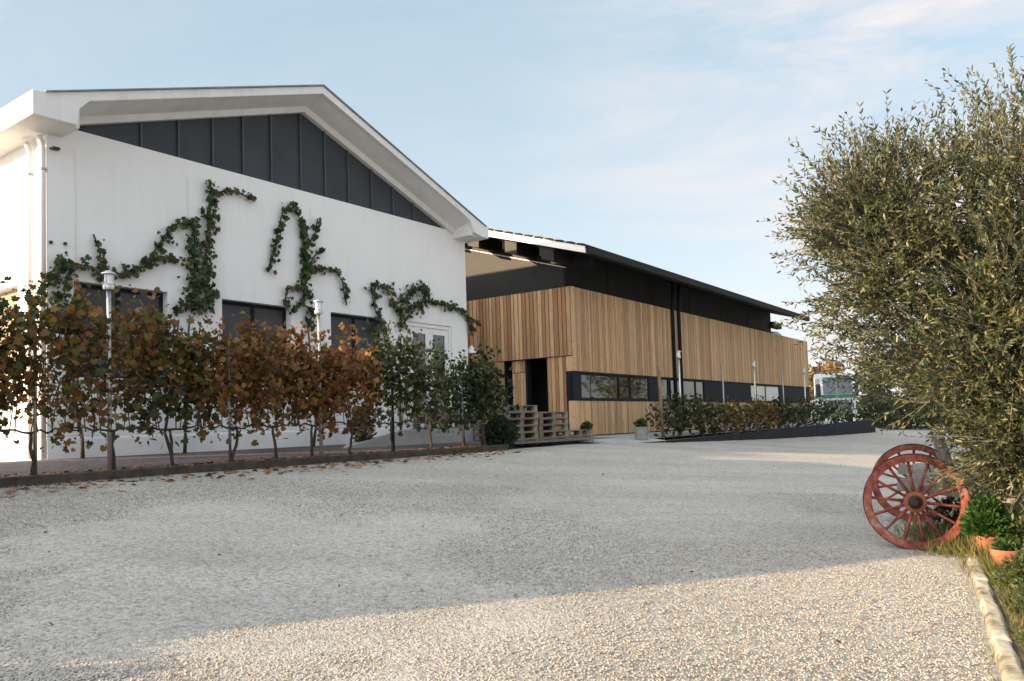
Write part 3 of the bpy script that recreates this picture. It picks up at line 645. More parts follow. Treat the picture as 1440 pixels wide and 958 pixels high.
def post(name, loc, h, r_, mat, label, cat, group=None, tilt=(0, 0)):
    return MB().tube([(0, 0, -.1), (tilt[0], tilt[1], h)], [r_, r_*.92], 8).build(name, mat, loc=loc, label=label, cat=cat, group=group, smooth=True)
G1 = 'metal trellis posts of the vine rows'
post('trellis_post', FA(3.87, -3.05, -.4), 1.35, .022, M['blackframe'], 'dark metal trellis post before the left leaf of the glazed door', 'post', G1)
post('trellis_post', FA(.90, -3.05, -.4), 1.5, .020, M['steel'], 'grey metal trellis post between the two lamps of the vine row', 'post', G1)
post('trellis_post', FA(-1.45, -3.05, -.4), 1.5, .020, M['steel'], 'grey metal trellis post at the far left end of the vine row', 'post', G1)
post('trellis_post', FA(5.6, -3.05, -.4), 1.3, .020, M['steel'], 'grey metal trellis post in front of the ramp landing', 'post', G1)
post('trellis_post', FW(6.4, -1.45, -.5), 2.12, .028, M['steel'], 'tall plain steel post between the first two lamps of the timber hall', 'post', G1)
post('trellis_post', FW(12.4, -1.45, -.45), 2.12, .028, M['steel'], 'tall plain steel post right of the blind-covered window', 'post', G1)
post('trellis_post', FW(20.2, -1.45, -.42), 2.1, .028, M['steel'], 'tall plain steel post in front of the white truck', 'post', G1)
post('wooden_stake', FW(1.9, -1.5, -.55), 1.93, .045, M['stick'], 'rough brown wooden stake standing at the start of the low vines', 'post', tilt=(-.05, .02))
# trellis wires
for z_, nm in ((.02, 'lowest'), (.55, 'middle'), (1.1, 'topmost')): MB().tube([(-9, -3.05, z_), (6.3, -3.05, z_)], .003, 4).build('trellis_wire', M['steel'], loc=A0, rz=RA, label=nm+' thin steel wire strung along the tall vine row', cat='wire')
for z_, nm in ((-.1, 'lower'), (.3, 'upper')): MB().tube([(2.0, -1.45, z_), (22, -1.45, z_)], .003, 4).build('trellis_wire', M['steel'], loc=W0, rz=RW, label=nm+' thin steel wire strung along the low vine row', cat='wire')

# ------------------------------------------------------------------ vines
def vine_mesh(parent, n, u0, u1, z0, z1, thick, size, mat, seed, bias=(0, 1), lumps=14, ragged=.18):
    g = np.random.default_rng(seed)
    # clump centres so the mass is uneven with gaps
    cu = g.uniform(u0, u1, lumps); cz = z0+(z1-z0)*g.random(lumps)**.8; cv = g.normal(0, thick*.5, lumps)
    k = g.integers(0, lumps, n); R_ = (u1-u0)*.15+.04
    p = np.stack([cu[k], cv[k], cz[k]], 1)+g.normal(size=(n, 3))*np.array([R_, thick*.55, .17])
    m_ = int(n*.42); p[:m_] = np.stack([g.uniform(u0-.05, u1+.05, m_), g.normal(0, thick*.7, m_), z0+(z1-z0)*g.random(m_)], 1)
    tp_ = z1+.10*np.sin(p[:, 0]*5.1+seed)+.07*np.sin(p[:, 0]*13+2*seed)
    bt_ = z0+.10*np.sin(p[:, 0]*7.3+seed*2)+.06*np.sin(p[:, 0]*17+seed)
    ok = (p[:, 2] < tp_+g.normal(0, .05, n)) & (p[:, 2] > bt_+g.normal(0, .07, n)); p = p[ok]; n = len(p)
    # a few hanging and upright shoots
    sh = []
    for q in range(12):
        uu = g.uniform(u0, u1); up = g.random() < .5; L = g.uniform(.15, .34)
        for t in np.linspace(0, 1, 9): sh.append((uu+.08*t*g.normal(), g.normal(0, thick*.4), (z1+L*t) if up else (z0-1.0*L*t)))
    p = np.concatenate([p, np.array(sh)]); n = len(p)
    yd = rdir(n, g)*.8+np.array([0, 0, -.7]); nr = rdir(n, g)+np.array([0, -.55, .35])
    patch = .5+.5*np.sin(p[:, 0]*3.1+seed)*np.cos(p[:, 2]*3.7+seed)
    rn = np.clip(bias[0]+(bias[1]-bias[0])*(.65*g.random(n)+.35*patch), 0, 1)
    s = size*(.35+1.0*g.random(n)**1.2)
    V_, F_, R2 = leaves(tpl_vine(), p, yd, nr, s, rn)
    return np_mesh('foliage', V_, F_, R2, mat, parent)
def vine(loc, rz, label, seed, n, hw, z0, z1, mat, bias, size=.078, trunk=.45, thick=.20, group='vines trained along the trellis before the white hall', top=None, tr=.02):
    g = random.Random(seed)
    t = empty('grape_vine', loc, rz, label=label, cat='vine', group=group)
    mb = MB(); x, y = 0, 0; pts = [(0, 0, -.06)]
    for i in range(1, 7): x += g.uniform(-.025, .025); y += g.uniform(-.02, .02); pts.append((x, y, trunk*i/6))
    mb.tube(pts, [tr*1.5, tr*1.15, tr, tr*1.05, tr*.9, tr*.9, tr*.8], 7)
    for s_ in (-1, 1):
        q = [pts[-1]]; 
        for i in range(1, 7): q.append((x+s_*hw*i/6, y+g.uniform(-.02, .02), trunk+g.uniform(-.02, .035)+.03*i/6))
        mb.tube(q, [tr*.75]+[tr*.55]*5+[tr*.3], 6)
    mb.build('trunk', M['bark'], t, smooth=True)
    for i in range(9):
        mb = MB(); bx = g.uniform(-hw, hw); p_ = [(bx, 0, trunk)]
        for k in range(1, 6): p_.append((bx+g.uniform(-.05, .05)*k, g.uniform(-.06, .06), trunk+(z1-trunk)*k/5.2))
        mb.tube(p_, [.007, .006, .006, .005, .004, .003], 5)
        mb.build('cane', M['bark'], t)
    vine_mesh(t, n, -hw, hw, z0, z1, thick, size, mat, seed, bias)
    return t
GZ = -.39
row = [(-2.35, .55, 'autumn', (.0, .72), 1.50, 'leftmost brown and green vine cut by the picture edge'),
       (-1.47, .50, 'autumn', (.0, .78), 1.62, 'brown vine in front of the sunlit corner of the white hall'),
       (-.60, .48, 'autumn', (.0, .85), 1.66, 'red-brown vine at the foot of the left lamp post'),
       (.12, .46, 'autumn', (.0, .55), 1.52, 'dense green-brown vine just right of the left lamp post'),
       (.90, .46, 'autumn', (.12, 1), 1.56, 'orange-leaved vine with its top leaves yellow, left of the middle window'),
       (1.62, .46, 'autumn', (.2, 1), 1.60, 'sunlit orange vine left of the middle lamp post'),
       (2.95, .50, 'autumn', (.3, 1), 1.56, 'orange vine right of the middle lamp post under the third window'),
       (2.25, .40, 'autumn', (.25, .95), 1.50, 'orange vine growing around the middle lamp post'),
       (3.85, .48, 'vgreen', (.25, 1), 1.60, 'dark vine in front of the left leaf of the glazed door'),
       (4.75, .50, 'vgreen', (.15, .9), 1.45, 'dark green vine in front of the right leaf of the glazed door'),
       (5.65, .48, 'vgreen', (.0, .7), 1.32, 'green vine with white wall showing through, near the right corner of the hall')]
for k, (u_, hw, mm, bias, zt, lb) in enumerate(row):
    vine(FA(u_, -3.05, GZ), RA, lb, 11+k, 1500 if k < 8 else (1200, 800, 820)[k-8], hw, .58, zt+(.20 if k in (1, 2, 8) else .08), M[mm], bias)
vine(FA(6.25, -3.0, GZ), RA, 'last dark green vine with a thick pale trunk beside the round shrub', 40, 1300, .42, .55, 1.56, M['vgreen'], (0, .75), trunk=.9, tr=.038, thick=.24)
# low vines before the timber hall
wl_ = ['first low vine behind the wooden stake', 'low green vine under the twin black downpipes', 'low vine left of the tall plain post by the second window', 'low reddish vine right of the tall plain post by the second window',
       'low red-brown vine below the dark band', 'low reddish vine left of the second hall lamp', 'low vine right of the second hall lamp', 'low green vine under the blind-covered window',
       'low dark vine right of the blind-covered window', 'low dark green vine before the far lamp of the hall', 'low dark vine below the white truck bumper', 'last low dark vine near the olive branches']
for k, u_ in enumerate((2.6, 3.9, 5.4, 7.0, 8.6, 10.2, 11.8, 13.4, 15.0, 17.0, 19.2, 21.6)):
    vine(FW(u_, -1.45, -.50), RW, wl_[k], 70+k, 430, .8 if k < 9 else 1.1, .27, .90, M['autumn'] if k in (3, 4, 5) else M['vgreen'], (0, .75) if k in (3, 4, 5) else (.05, .95), size=.095, trunk=.3, thick=.24, group='low vines on the planting strip of the timber hall')

# wall creepers: stems follow polylines on the wall, leaves lie against it
def creeper(label, lines, trunks, seed, loc_px):
    g = np.random.default_rng(seed); bu, bz = loc_px
    t = empty('wall_creeper', FA(bu, -.02, -.32), RA, label=label, cat='creeper', group='creepers climbing the white wall')
    mb = MB(); PP = []
    for (pl, w, dens) in lines:
        uz = [onA(x, y) for x, y in pl]
        mb.tube([(u-bu, -.012, z+.32) for u, z in uz], .013, 6)
        for (a_, b_) in zip(uz[:-1], uz[1:]):
            for q in range(max(1, int(math.hypot(b_[0]-a_[0], b_[1]-a_[1])/.16))):
                t0 = g.random(); sx, sz = a_[0]+(b_[0]-a_[0])*t0, a_[1]+(b_[1]-a_[1])*t0; an = g.uniform(0, 6.28); sl_ = g.uniform(.08, .30)*(1 if w > .09 else .6)
                ex, ez = sx+sl_*math.cos(an), sz+sl_*math.sin(an)*.8-.05*sl_
                mb.tube([(sx-bu, -.014, sz+.32), ((sx+ex)/2-bu, -.03, (sz+ez)/2+.33), (ex-bu, -.02, ez+.32)], [.005, .004, .002], 4)
                k_ = g.integers(3, 8); tt = g.random(k_); PP.append(np.stack([sx+(ex-sx)*tt-bu, -.03-.04*g.random(k_), sz+(ez-sz)*tt+.32], 1)+g.normal(0, .012, (k_, 3))*np.array([1, .3, 1]))
            L = math.hypot(b_[0]-a_[0], b_[1]-a_[1]); n = max(4, int(L*dens*(16+w*420)))
            s = g.random(n); off = g.normal(0, w*.42, n)*(.6+.9*g.random(n))
            nx_, nz_ = -(b_[1]-a_[1])/max(L, 1e-4), (b_[0]-a_[0])/max(L, 1e-4)
            PP.append(np.stack([a_[0]+(b_[0]-a_[0])*s+nx_*off-bu, -.03-.09*g.random(n), a_[1]+(b_[1]-a_[1])*s+nz_*off+.32], 1))
    for tr in trunks: mb.tube(tr, [.032]+[.024]*(len(tr)-2)+[.014], 7)
    mb.build('stem', M['bark'], t, smooth=True)
    p = np.concatenate(PP); n = len(p)
    yd = rdir(n, g)*.7+np.array([0, 0, -1.0]); nr = rdir(n, g)*.65+np.array([0, -1.0, .35])
    V_, F_, R2 = leaves(tpl_vine(), p, yd, nr, .082*(.38+.9*g.random(n)), g.random(n))
    np_mesh('foliage', V_, F_, R2, M['creep'], t)
creeper('dark green creeper at the left corner, curling up above the first window',
        [([(30, 455), (48, 425), (66, 385), (100, 370), (142, 380), (160, 385)], .13, 1.2), ([(66, 385), (95, 400), (80, 430), (110, 440)], .16, .9), ([(142, 378), (139, 355), (130, 330)], .06, 1.0), ([(95, 375), (75, 368)], .1, 1)],
        [[(.3, -.25, 0), (.32, -.2, .3), (.28, -.1, .8), (.2, -.05, 1.9)]], 1, (.05, 0))
creeper('thick dark green creeper looping left and rising in a tall spike beside the first window',
        [([(165, 388), (200, 376), (218, 350), (240, 318), (262, 312), (275, 325)], .11, 1.2), ([(200, 376), (225, 362), (250, 368)], .07, 1), ([(268, 440), (272, 400), (272, 360), (272, 325)], .26, 1.3), ([(288, 440), (290, 400), (288, 350), (292, 310), (297, 280), (293, 255)], .13, 1.4),
         ([(296, 275), (312, 270), (328, 268), (345, 277), (357, 284)], .055, 1.3), ([(242, 440), (262, 425), (280, 430)], .14, 1.1), ([(290, 420), (305, 410)], .1, 1)],
        [[(-.2, -.3, 0), (-.28, -.24, .35), (-.1, -.1, .9), (.1, -.03, 2.2)], [(.05, -.25, 0), (.1, -.2, .4), (.2, -.05, 1.2), (.3, -.03, 2.3)]], 2, (1.9, 0))
creeper('forked dark green creeper hanging between the second and third windows',
        [([(408, 440), (425, 420), (428, 380), (424, 340), (421, 310), (408, 287), (396, 298), (388, 330), (384, 355), (374, 382)], .075, 1.3), ([(422, 400), (428, 350), (421, 310)], .12, 1.2), ([(432, 345), (442, 328), (445, 308)], .06, 1.1), ([(430, 380), (440, 362), (452, 348)], .08, 1),
         ([(430, 385), (450, 378), (468, 380), (480, 395), (482, 412), (486, 430)], .05, 1.4), ([(398, 430), (402, 408), (418, 402), (438, 420)], .10, 1.2), ([(428, 430), (440, 440), (430, 460)], .14, .8)],
        [[(-.1, -.25, 0), (.02, -.2, .4), (.05, -.1, 1.2), (0, -.03, 2.4)]], 3, (4.65, 0))
creeper('dark green creeper arching over the glazed door to the corner of the wall',
        [([(545, 500), (535, 460), (524, 430), (520, 400), (530, 402), (552, 412)], .10, 1.1), ([(560, 460), (563, 430), (575, 408), (600, 408), (590, 430), (570, 440)], .18, 1.2), ([(600, 425), (625, 430), (645, 436), (655, 448), (662, 470)], .09, 1.3), ([(545, 420), (560, 440)], .14, 1), ([(655, 445), (672, 458)], .05, 1.2)],
        [[(-.1, -.25, 0), (-.04, -.2, .5), (.05, -.1, 1.3), (.2, -.03, 2.3)]], 4, (6.98, 0))

# shrubs
def ball_shrub(name, loc, rx, rz_, n, size, mat, label, cat, seed, tpl=tpl_simple, group=None, stem=True):
    g = np.random.default_rng(seed); t = empty(name, loc, 0, label=label, cat=cat, group=group)
    d = rdir(n, g); r_ = g.random(n)**.35; bumpy = 1+.16*np.sin(d[:, 0]*5+seed)*np.cos(d[:, 2]*6+seed)
    p = d*r_[:, None]*bumpy[:, None]*np.array([rx, rx, rz_])+np.array([0, 0, rz_*.95]); p[:, 2] = np.abs(p[:, 2])
    V_, F_, R2 = leaves(tpl(), p, d+rdir(n, g)*.7+np.array([0, 0, .5]), rdir(n, g)+d*.5, size*(.6+.8*g.random(n)), g.random(n))
    np_mesh('foliage', V_, F_, R2, mat, t)
    if stem:
        mb = MB()
        for k in range(7):
            a_ = k*.9; mb.tube([(0, 0, -.05), (rx*.3*math.cos(a_), rx*.3*math.sin(a_), rz_*.7), (rx*.6*math.cos(a_), rx*.6*math.sin(a_), rz_*1.3)], [.014, .009, .004], 5)
        mb.build('stem', M['bark'], t)
    return t
c = FA(6.85, -2.9, -.50)
ball_shrub('round_shrub', c, .36, .35, 4200, .045, M['shrub'], 'round dark blue-green shrub in front of the left pallet stack', 'shrub', 5)
ball_shrub('small_bush', FA(5.55, -.55, -.33), .26, .42, 900, .06, M['shrub'], 'small dark bush at the foot of the white wall left of the ramp', 'shrub', 6)

# ------------------------------------------------------------------ pallets
def make_pallet(loc, label):
    t = empty('wooden_pallet', loc, RW, label=label, cat='pallet', group='weathered pallets stacked by the timber hall')
    mb = MB(); y = 0
    for k, w in enumerate((.145, .10, .145, .10, .145)):
        mb.box((0, y, .122), (1.2, y+w, .144)); y += w+(.8-.635)/4
    mb.build('top_deck', M['pallet'], t)
    mb = MB()
    for x in (0, .5275, 1.055): mb.box((x, 0, .1), (x+.145, .8, .1215))
    mb.build('stringer', M['pallet'], t)
    mb = MB()
    for yy, w in ((0, .1), (.3275, .145), (.7, .1)): mb.box((0, yy, 0), (1.2, yy+w, .022))
    mb.build('bottom_board', M['pallet'], t)
    for x in (0, .5275, 1.055):
        for yy, w in ((0, .1), (.3275, .145), (.7, .1)):
            MB().box((x+.003, yy+.002, .0225), (x+.142, yy+w-.002, .0995)).build('block', M['pallet'], t)
    return t
ordn = ['bottom', 'second', 'third', 'fourth', 'fifth', 'top']
p0 = None
stk = [(-3.92, -.72, 6, 'tallest front stack, behind the round shrub'), (-2.64, -.70, 5, 'middle front stack'), (-1.46, -.68, 2, 'low right-hand stack'), (-4.75, .28, 6, 'rear left stack, half hidden by the vine')]
for (u_, v_, n, nm) in stk:
    for k in range(n):
        word = 'top' if k == n-1 else ordn[k]
        lb = f'{word} grey wooden pallet of the {nm}'
        loc = FW(u_+random.uniform(-.012, .012), v_+random.uniform(-.012, .012), -.474+k*.1445)
        if p0 is None: p0 = make_pallet(loc, lb)
        else: copy_tree(p0, loc, RW+random.uniform(-.006, .006), lb)
# little stick standing in the top pallet
MB().tube([(0, 0, 0), (0, 0, .17), (.03, 0, .24)], [.012, .010, .006], 6).build('garden_hook', M['steel'], loc=FW(-3.05, -.35, .393), label='small thin metal hook upright on the tallest pallet stack', cat='hook')
# red and green boxes at the corner
MB().box((-.10, -.10, 0), (.10, .10, .28)).build('red_container', M['redplastic'], loc=FA(9.25, -1.05, -.048), rz=RA, bevel=.01, label='small red container on the ramp landing at the wall corner', cat='container')
MB().box((-.12, -.10, 0), (.12, .10, .12)).build('green_crate', M['greenplastic'], loc=FA(9.10, -1.32, -.048), rz=RA, bevel=.01, label='small bright green crate on the edge of the ramp landing', cat='crate')

# wall lamp near the corner
t = empty('wall_lamp', FA(9.5, .12, 1.86), RA, label='white conical shade lamp on a dark bracket at the corner of the white hall', cat='lamp')
MB().beam((0, 0, -.18), (0, 0, .08), .05, .03).tube([(0, 0, -.15), (.10, -.02, .02), (.25, -.03, .10)], .012, 6).build('bracket', M['blackplastic'], t)
MB().lathe([(.015, .10), (.03, .07), (.15, -.10), (.15, -.115), (.02, .04)], 24, Matrix.Translation((.25, -.03, 0))).build('lamp_shade', M['whitemetal'], t, smooth=True)

# concrete pots with shrubs
def pot(u_, v_, z_, r_, h, lb, lb2, sd, lean):
    loc = FW(u_, v_, z_)
    t = empty('concrete_pot', loc, 0, label=lb, cat='pot', group='round concrete pots before the timber hall')
    MB().lathe([(0, .0), (r_*.9, .0), (r_, h-.03), (r_*1.03, h-.03), (r_*1.03, h), (r_*.88, h), (r_*.86, h-.06)], 28).build('body', M['potgrey'], t, smooth=False)
    MB().lathe([(r_*.86, h-.05), (0, h-.04)], 28).build('soil', M['soil'], t)
    ball_shrub('potted_shrub', loc+Vector((0, 0, h-.05)), r_*.95, .13, 650, .06, M['potgreen'], lb2, 'plant', sd, group='small shrubs in the concrete pots')
pot(.95, -1.35, -.50, .17, .33, 'taller grey concrete pot beside the wooden stake', 'green-brown shrub in the taller concrete pot beside the stake', 31, 0)
pot(-.32, -.52, -.475, .15, .27, 'smaller grey concrete pot at the right end of the pallets', 'dark green shrub in the smaller pot behind the pallets', 32, 0)

# ------------------------------------------------------------------ truck
tr = empty('white_truck', Vector((17.0, 41.5, -.45)), rad(-98), label='white truck cab with green stripe parked beyond the timber hall', cat='truck')
# local: +x is forward, y left; cab from x=-1.5..0
prof = [(-1.7, .55), (0.02, .55), (.05, 1.25), (-.02, 1.45), (-.35, 2.42), (-.50, 2.58), (-1.7, 2.62)]
mb = MB(); n = len(prof)
mb.prism(prof, -.84, .84); mb.build('cab', M['truckwhite'], tr, bevel=.06)
mb = MB().add([(.012+.01, -.86, 1.52), (.022, .86, 1.52), (-.30, .80, 2.36), (-.30, -.80, 2.36)], [(0, 1, 2, 3)]); 
mb = MB(); mb.add([(-.03, -.75, 1.50), (-.03, .75, 1.50), (-.325, .69, 2.37), (-.325, -.69, 2.37), (.00, -.75, 1.51), (.00, .75, 1.51), (-.295, .69, 2.38), (-.295, -.69, 2.38)], [(4, 5, 6, 7), (0, 3, 2, 1), (0, 1, 5, 4), (1, 2, 6, 5), (2, 3, 7, 6), (3, 0, 4, 7)]); mb.build('windscreen', M['truckglass'], tr)
for s in (-1, 1):
    mb = MB().prism([(-1.35, 1.50), (-.20, 1.50), (-.46, 2.32), (-1.35, 2.36)], s*.845, s*.855); mb.build('side_window', M['truckglass'], tr)
    mb = MB().box((-.35, s*.86, 1.35), (-.20, s*1.06, 2.05)); mm_ = mb.build('mirror', M['blackplastic'], tr, bevel=.03)
    MB().box((.03, s*.58-.15, .78), (.075, s*.58+.15, .98)).build('headlight', M['truckglass'], tr, bevel=.01)
    for xw in (-.9, -4.3):
        Mx = Matrix.Translation((xw, s*.70, .42)) @ Matrix.Rotation(math.pi/2, 4, 'X')
        w_ = MB().lathe([(0, -.12), (.30, -.12), (.42, -.11), (.42, .11), (.30, .12), (0, .12)], 24, Mx).build('wheel', M['tyre'], tr)
        MB().lathe([(0, -.135), (.2, -.13), (.22, -.122), (.22, .122), (.2, .13), (0, .135)], 20, Mx).build('rim', M['steel'], w_)
mb = MB().box((-1.7, -.852, 1.28), (.062, .852, 1.46)); mb.build('stripe', M['truckgreen'], tr)
mb = MB().box((.0, -.85, .42), (.12, .85, .74)); mb.build('bumper', M['truckwhite'], tr, bevel=.03)
mb = MB()
for k in range(4): mb.box((.035, -.45, .84+k*.09), (.068, .45, .885+k*.09))
mb.build('grille', M['blackplastic'], tr)
mb = MB().tube([(-.02+.06, -.5, 1.53), (-.16+.06, .1, 1.95)], .012, 5).tube([(-.02+.06, .2, 1.53), (-.16+.06, .75, 1.93)], .012, 5); mb.build('wiper', M['blackplastic'], tr)
mb = MB().box((-6, -1.0, .75), (-1.8, 1.0, .9)); mb.box((-6, -1.02, .9), (-1.8, -.97, 1.25)); mb.box((-6, .97, .9), (-1.8, 1.02, 1.25)); mb.build('flatbed', M['greywood'], tr)

# ------------------------------------------------------------------ trees
def simple_tree(loc, h, rx, label, mat, seed, n=1500, size=.3, group='autumn trees beyond the yard', trunk_h=None):
    g = np.random.default_rng(seed); t = empty('broadleaf_tree', loc, 0, label=label, cat='tree', group=group)
    th = trunk_h or h*.35
    k = 16; c_ = rdir(k, g)*np.array([rx*.62, rx*.62, (h-th)*.36])+np.array([0, 0, th+(h-th)*.5])
    i = g.integers(0, k, n); p = c_[i]+rdir(n, g)*(g.random(n)**.4)[:, None]*np.array([rx*.42, rx*.42, (h-th)*.24])
    V_, F_, R2 = leaves(tpl_simple(), p, rdir(n, g), rdir(n, g)+np.array([0, 0, .5]), size*(.6+.8*g.random(n)), np.clip(.25*g.normal(size=n)+.3+.4*(i % 3)/2, 0, 1))
    np_mesh('crown', V_, F_, R2, mat, t)
    mb = MB().tube([(0, 0, -.3), (0, 0, th), (.1, 0, h*.75)], [h*.025, h*.018, h*.006], 8)
    for q in range(k): mb.tube([(0, 0, th*.9), tuple(c_[q]*np.array([.5, .5, .8])), tuple(c_[q])], [h*.011, h*.007, h*.003], 5)
    mb.build('trunk', M['obark'], t)
    return t
far = [(36.0, 92, 6.6, 3.0, 'far', 'small brownish tree on the horizon just right of the timber hall'), (40.5, 88, 7.6, 2.6, 'fg', 'yellow-green tree behind the truck roof'),
       (46.5, 90, 9.2, 3.6, 'far', 'rust-orange tree behind the right edge of the truck'), (52, 84, 8.0, 3.4, 'far', 'orange tree partly behind the olive branches'), (58, 92, 8.0, 3.6, 'fg', 'green tree seen through the olive leaves'),
       (64, 96, 9.0, 4, 'far', 'brown tree far behind the olive tree'), (31.0, 56, 4.4, 2.5, 'fg', 'bushy green tree to the right of the truck'), (35.5, 57, 4.2, 2.6, 'fg', 'low green tree behind the lower olive branches'), (72, 99, 9, 4.2, 'fg', 'broad green tree at the far right horizon')]
for k, (x, y, h, rx, kd, lb) in enumerate(far):
    simple_tree(Vector((x, y, gz(x, y))), h, rx, lb, M['fartree'] if kd == 'far' else M['fargreen'], 100+k, 1700, .42 if y > 70 else .3, trunk_h=h*.2)
for k, (x, y, h, rx) in enumerate(((26.5, 27, 7.5, 3.2), (31, 36, 8, 3.4), (22, 19.5, 6.5, 2.6))):
    simple_tree(Vector((x, y, gz(x, y))), h, rx, ['leafy tree across the yard, outside the right picture edge', 'tall leafy tree across the yard behind the olive tree', 'smaller leafy tree nearest on the right side of the yard'][k], M['fargreen'], 130+k, 2600, .26, group='trees on the right side of the yard')

for k, (x, y) in enumerate(((20.5, 45), (22.6, 46), (24.8, 47), (27, 48), (29.2, 49))):
    ball_shrub('hedge_shrub', Vector((x, y, gz(x, y)-.05)), 1.35, 1.05, 2600, .16, M['fargreen'], ['green bush directly right of the white truck', 'second bush right of the truck behind the olive leaves', 'third bush of the far row behind the olive tree', 'fourth bush of the far row behind the olive tree', 'rightmost bush of the far row behind the olive tree'][k], 'shrub', 60+k, group='bushes in a row behind the truck')
# olive tree
def olive(loc):
    g = np.random.default_rng(42)
    t = empty('olive_tree', loc, 0, label='large bushy olive tree with silvery leaves overhanging the cart wheels', cat='tree')
    # ellipsoid lobes (centre relative to base, radii)
    lobes = [((.05, 0, 1.92), (1.30, 1.30, .95), 1.0), ((-.22, -.1, 1.55), (.90, 1.0, .80), .7), ((-.22, .1, 2.52), (1.08, 1.0, .48), .55), ((.32, -.25, .95), (.68, .75, .60), .5), ((.70, 0, 2.65), (.50, .7, .40), .2), ((-1.02, .1, 2.55), (.42, .55, .42), .30), ((-1.0, .1, 2.05), (.46, .5, .5), .2), ((.75, .1, 1.6), (.9, 1.1, 1.0), .5), ((.45, -.1, .85), (.9, .8, .55), .5), ((.0, -.35, 1.05), (.70, .6, .45), .35), ((-.22, -.38, .82), (.46, .36, .34), .22), ((.35, .1, .75), (.7, .6, .5), .3)]
    tot = sum(l_[2] for l_ in lobes); NT = 9000
    starts = []; dirs = []; lens = []
    for (c_, r_, w_) in lobes:
        n = int(NT*w_/tot); d = rdir(n, g); q = g.random(n)**.42
        d[:, 2] = np.where(d[:, 2] < -.6, d[:, 2]*.6, d[:, 2])
        p = d*q[:, None]*np.array(r_)+np.array(c_)
        starts.append(p); dirs.append(d*.75+rdir(n, g)*.55+np.array([-.08, -.05, .38])); lens.append(.18+.26*g.random(n))
    # upright sprouts at the top, and a tall leader to the right
    n = 80; a_ = g.random(n)*6.28; q = g.random(n)**.5
    p = np.stack([-.35+1.0*q*np.cos(a_), .9*q*np.sin(a_), 2.70+.14*(1-q)], 1); starts.append(p); dirs.append(np.stack([g.normal(0, .16, n), g.normal(0, .16, n), np.ones(n)], 1)); lens.append(.30+.28*g.random(n))
    n = 80; p = np.stack([.12+.20*g.normal(size=n), .1+.25*g.normal(size=n), 2.85+.60*g.random(n)], 1); starts.append(p); dirs.append(np.stack([g.normal(-.05, .30, n), g.normal(0, .3, n), np.ones(n)*.9], 1)); lens.append(.2+.22*g.random(n))
    # drooping outliers on the left side
    n = 70; zz = g.uniform(1.25, 2.55, n); p = np.stack([-.72-.26*zz+.10*g.normal(size=n)-.10*np.sin(zz*5), .2*g.normal(size=n), zz], 1); starts.append(p); dirs.append(np.stack([-np.ones(n), g.normal(0, .4, n), g.normal(.15, .45, n)], 1)); lens.append(.18+.22*g.random(n))
    nb = sum(len(q) for q in starts[:len(lobes)])
    S = np.concatenate(starts); D_ = np.concatenate(dirs); L = np.concatenate(lens); D_ /= np.linalg.norm(D_, axis=1, keepdims=True)
    cl_ = np.sin(S[:, 0]*6.3+1.1*np.sin(S[:, 2]*4.1))*np.cos(S[:, 1]*5.1+S[:, 2]*5.7)+.45*np.sin(S[:, 0]*13+S[:, 2]*11)
    kp = (cl_ > -.42) | (np.arange(len(S)) >= nb) | (g.random(len(S)) < .22); S, D_, L = S[kp], D_[kp], L[kp]
    n = len(S); K = 11
    ts = np.linspace(.05, 1, K); sag = rdir(n, g)*.10
    C = S[:, None, :]+D_[:, None, :]*(ts[None, :, None]*L[:, None, None])+sag[:, None, :]*(ts[None, :, None]**2)*L[:, None, None]*2
    # twigs as thin three-sided prisms, two segments
    idx = [0, K//2, K-1]; rr = [.0035, .0024, .001]
    a1 = np.cross(D_, rdir(n, g)); a1 /= np.linalg.norm(a1, axis=1, keepdims=True); a2 = np.cross(D_, a1)
    TV = np.zeros((n, 3, 3, 3))
    for j, (q_, r_) in enumerate(zip(idx, rr)):
        for k in range(3):
            th = 2.094*k; TV[:, j, k] = C[:, q_]+(a1*math.cos(th)+a2*math.sin(th))*r_
    TF = []
    for j in range(2):
        for k in range(3): TF.append((j*3+k, j*3+(k+1) % 3, (j+1)*3+(k+1) % 3, (j+1)*3+k))
    TF = np.array(TF)[None]+(np.arange(n)*9)[:, None, None]
    np_mesh('twig', TV.reshape(-1, 3), TF.reshape(-1, 4), g.random(n*9), M['obark'], t)
    # opposite leaf pairs
    P_ = []; Y_ = []; N_ = []
    for s_ in (-1, 1):
        ph = (np.arange(K) % 2)*1.57
        side = s_*(a1[:, None, :]*np.cos(ph)[None, :, None]+a2[:, None, :]*np.sin(ph)[None, :, None])
        y = D_[:, None, :]*.85+side*.75+g.normal(0, .18, (n, K, 3))
        P_.append(C.reshape(-1, 3)); Y_.append(y.reshape(-1, 3)); N_.append((D_[:, None, :]*.7-side*.5+g.normal(0, .35, (n, K, 3))).reshape(-1, 3))
    P_ = np.concatenate(P_); Y_ = np.concatenate(Y_); N_ = np.concatenate(N_); m_ = len(P_)
    keep = g.random(m_) < .93; P_, Y_, N_ = P_[keep], Y_[keep], N_[keep]; m_ = len(P_)
    V_, F_, R2 = leaves(tpl_olive(), P_, Y_, N_, .032+.024*g.random(m_), g.random(m_))
    np_mesh('foliage', V_, F_, R2, M['olive'], t)
    # trunk and limbs
    mb = MB(); mb.tube([(.05, .05, -.1), (.0, .02, .25), (-.06, .0, .6), (-.02, .05, .95)], [.13, .10, .085, .07], 12)
    mb.tube([(.1, .05, -.1), (.2, .1, .4), (.28, .1, .9)], [.09, .07, .05], 10)
    gg = random.Random(5)
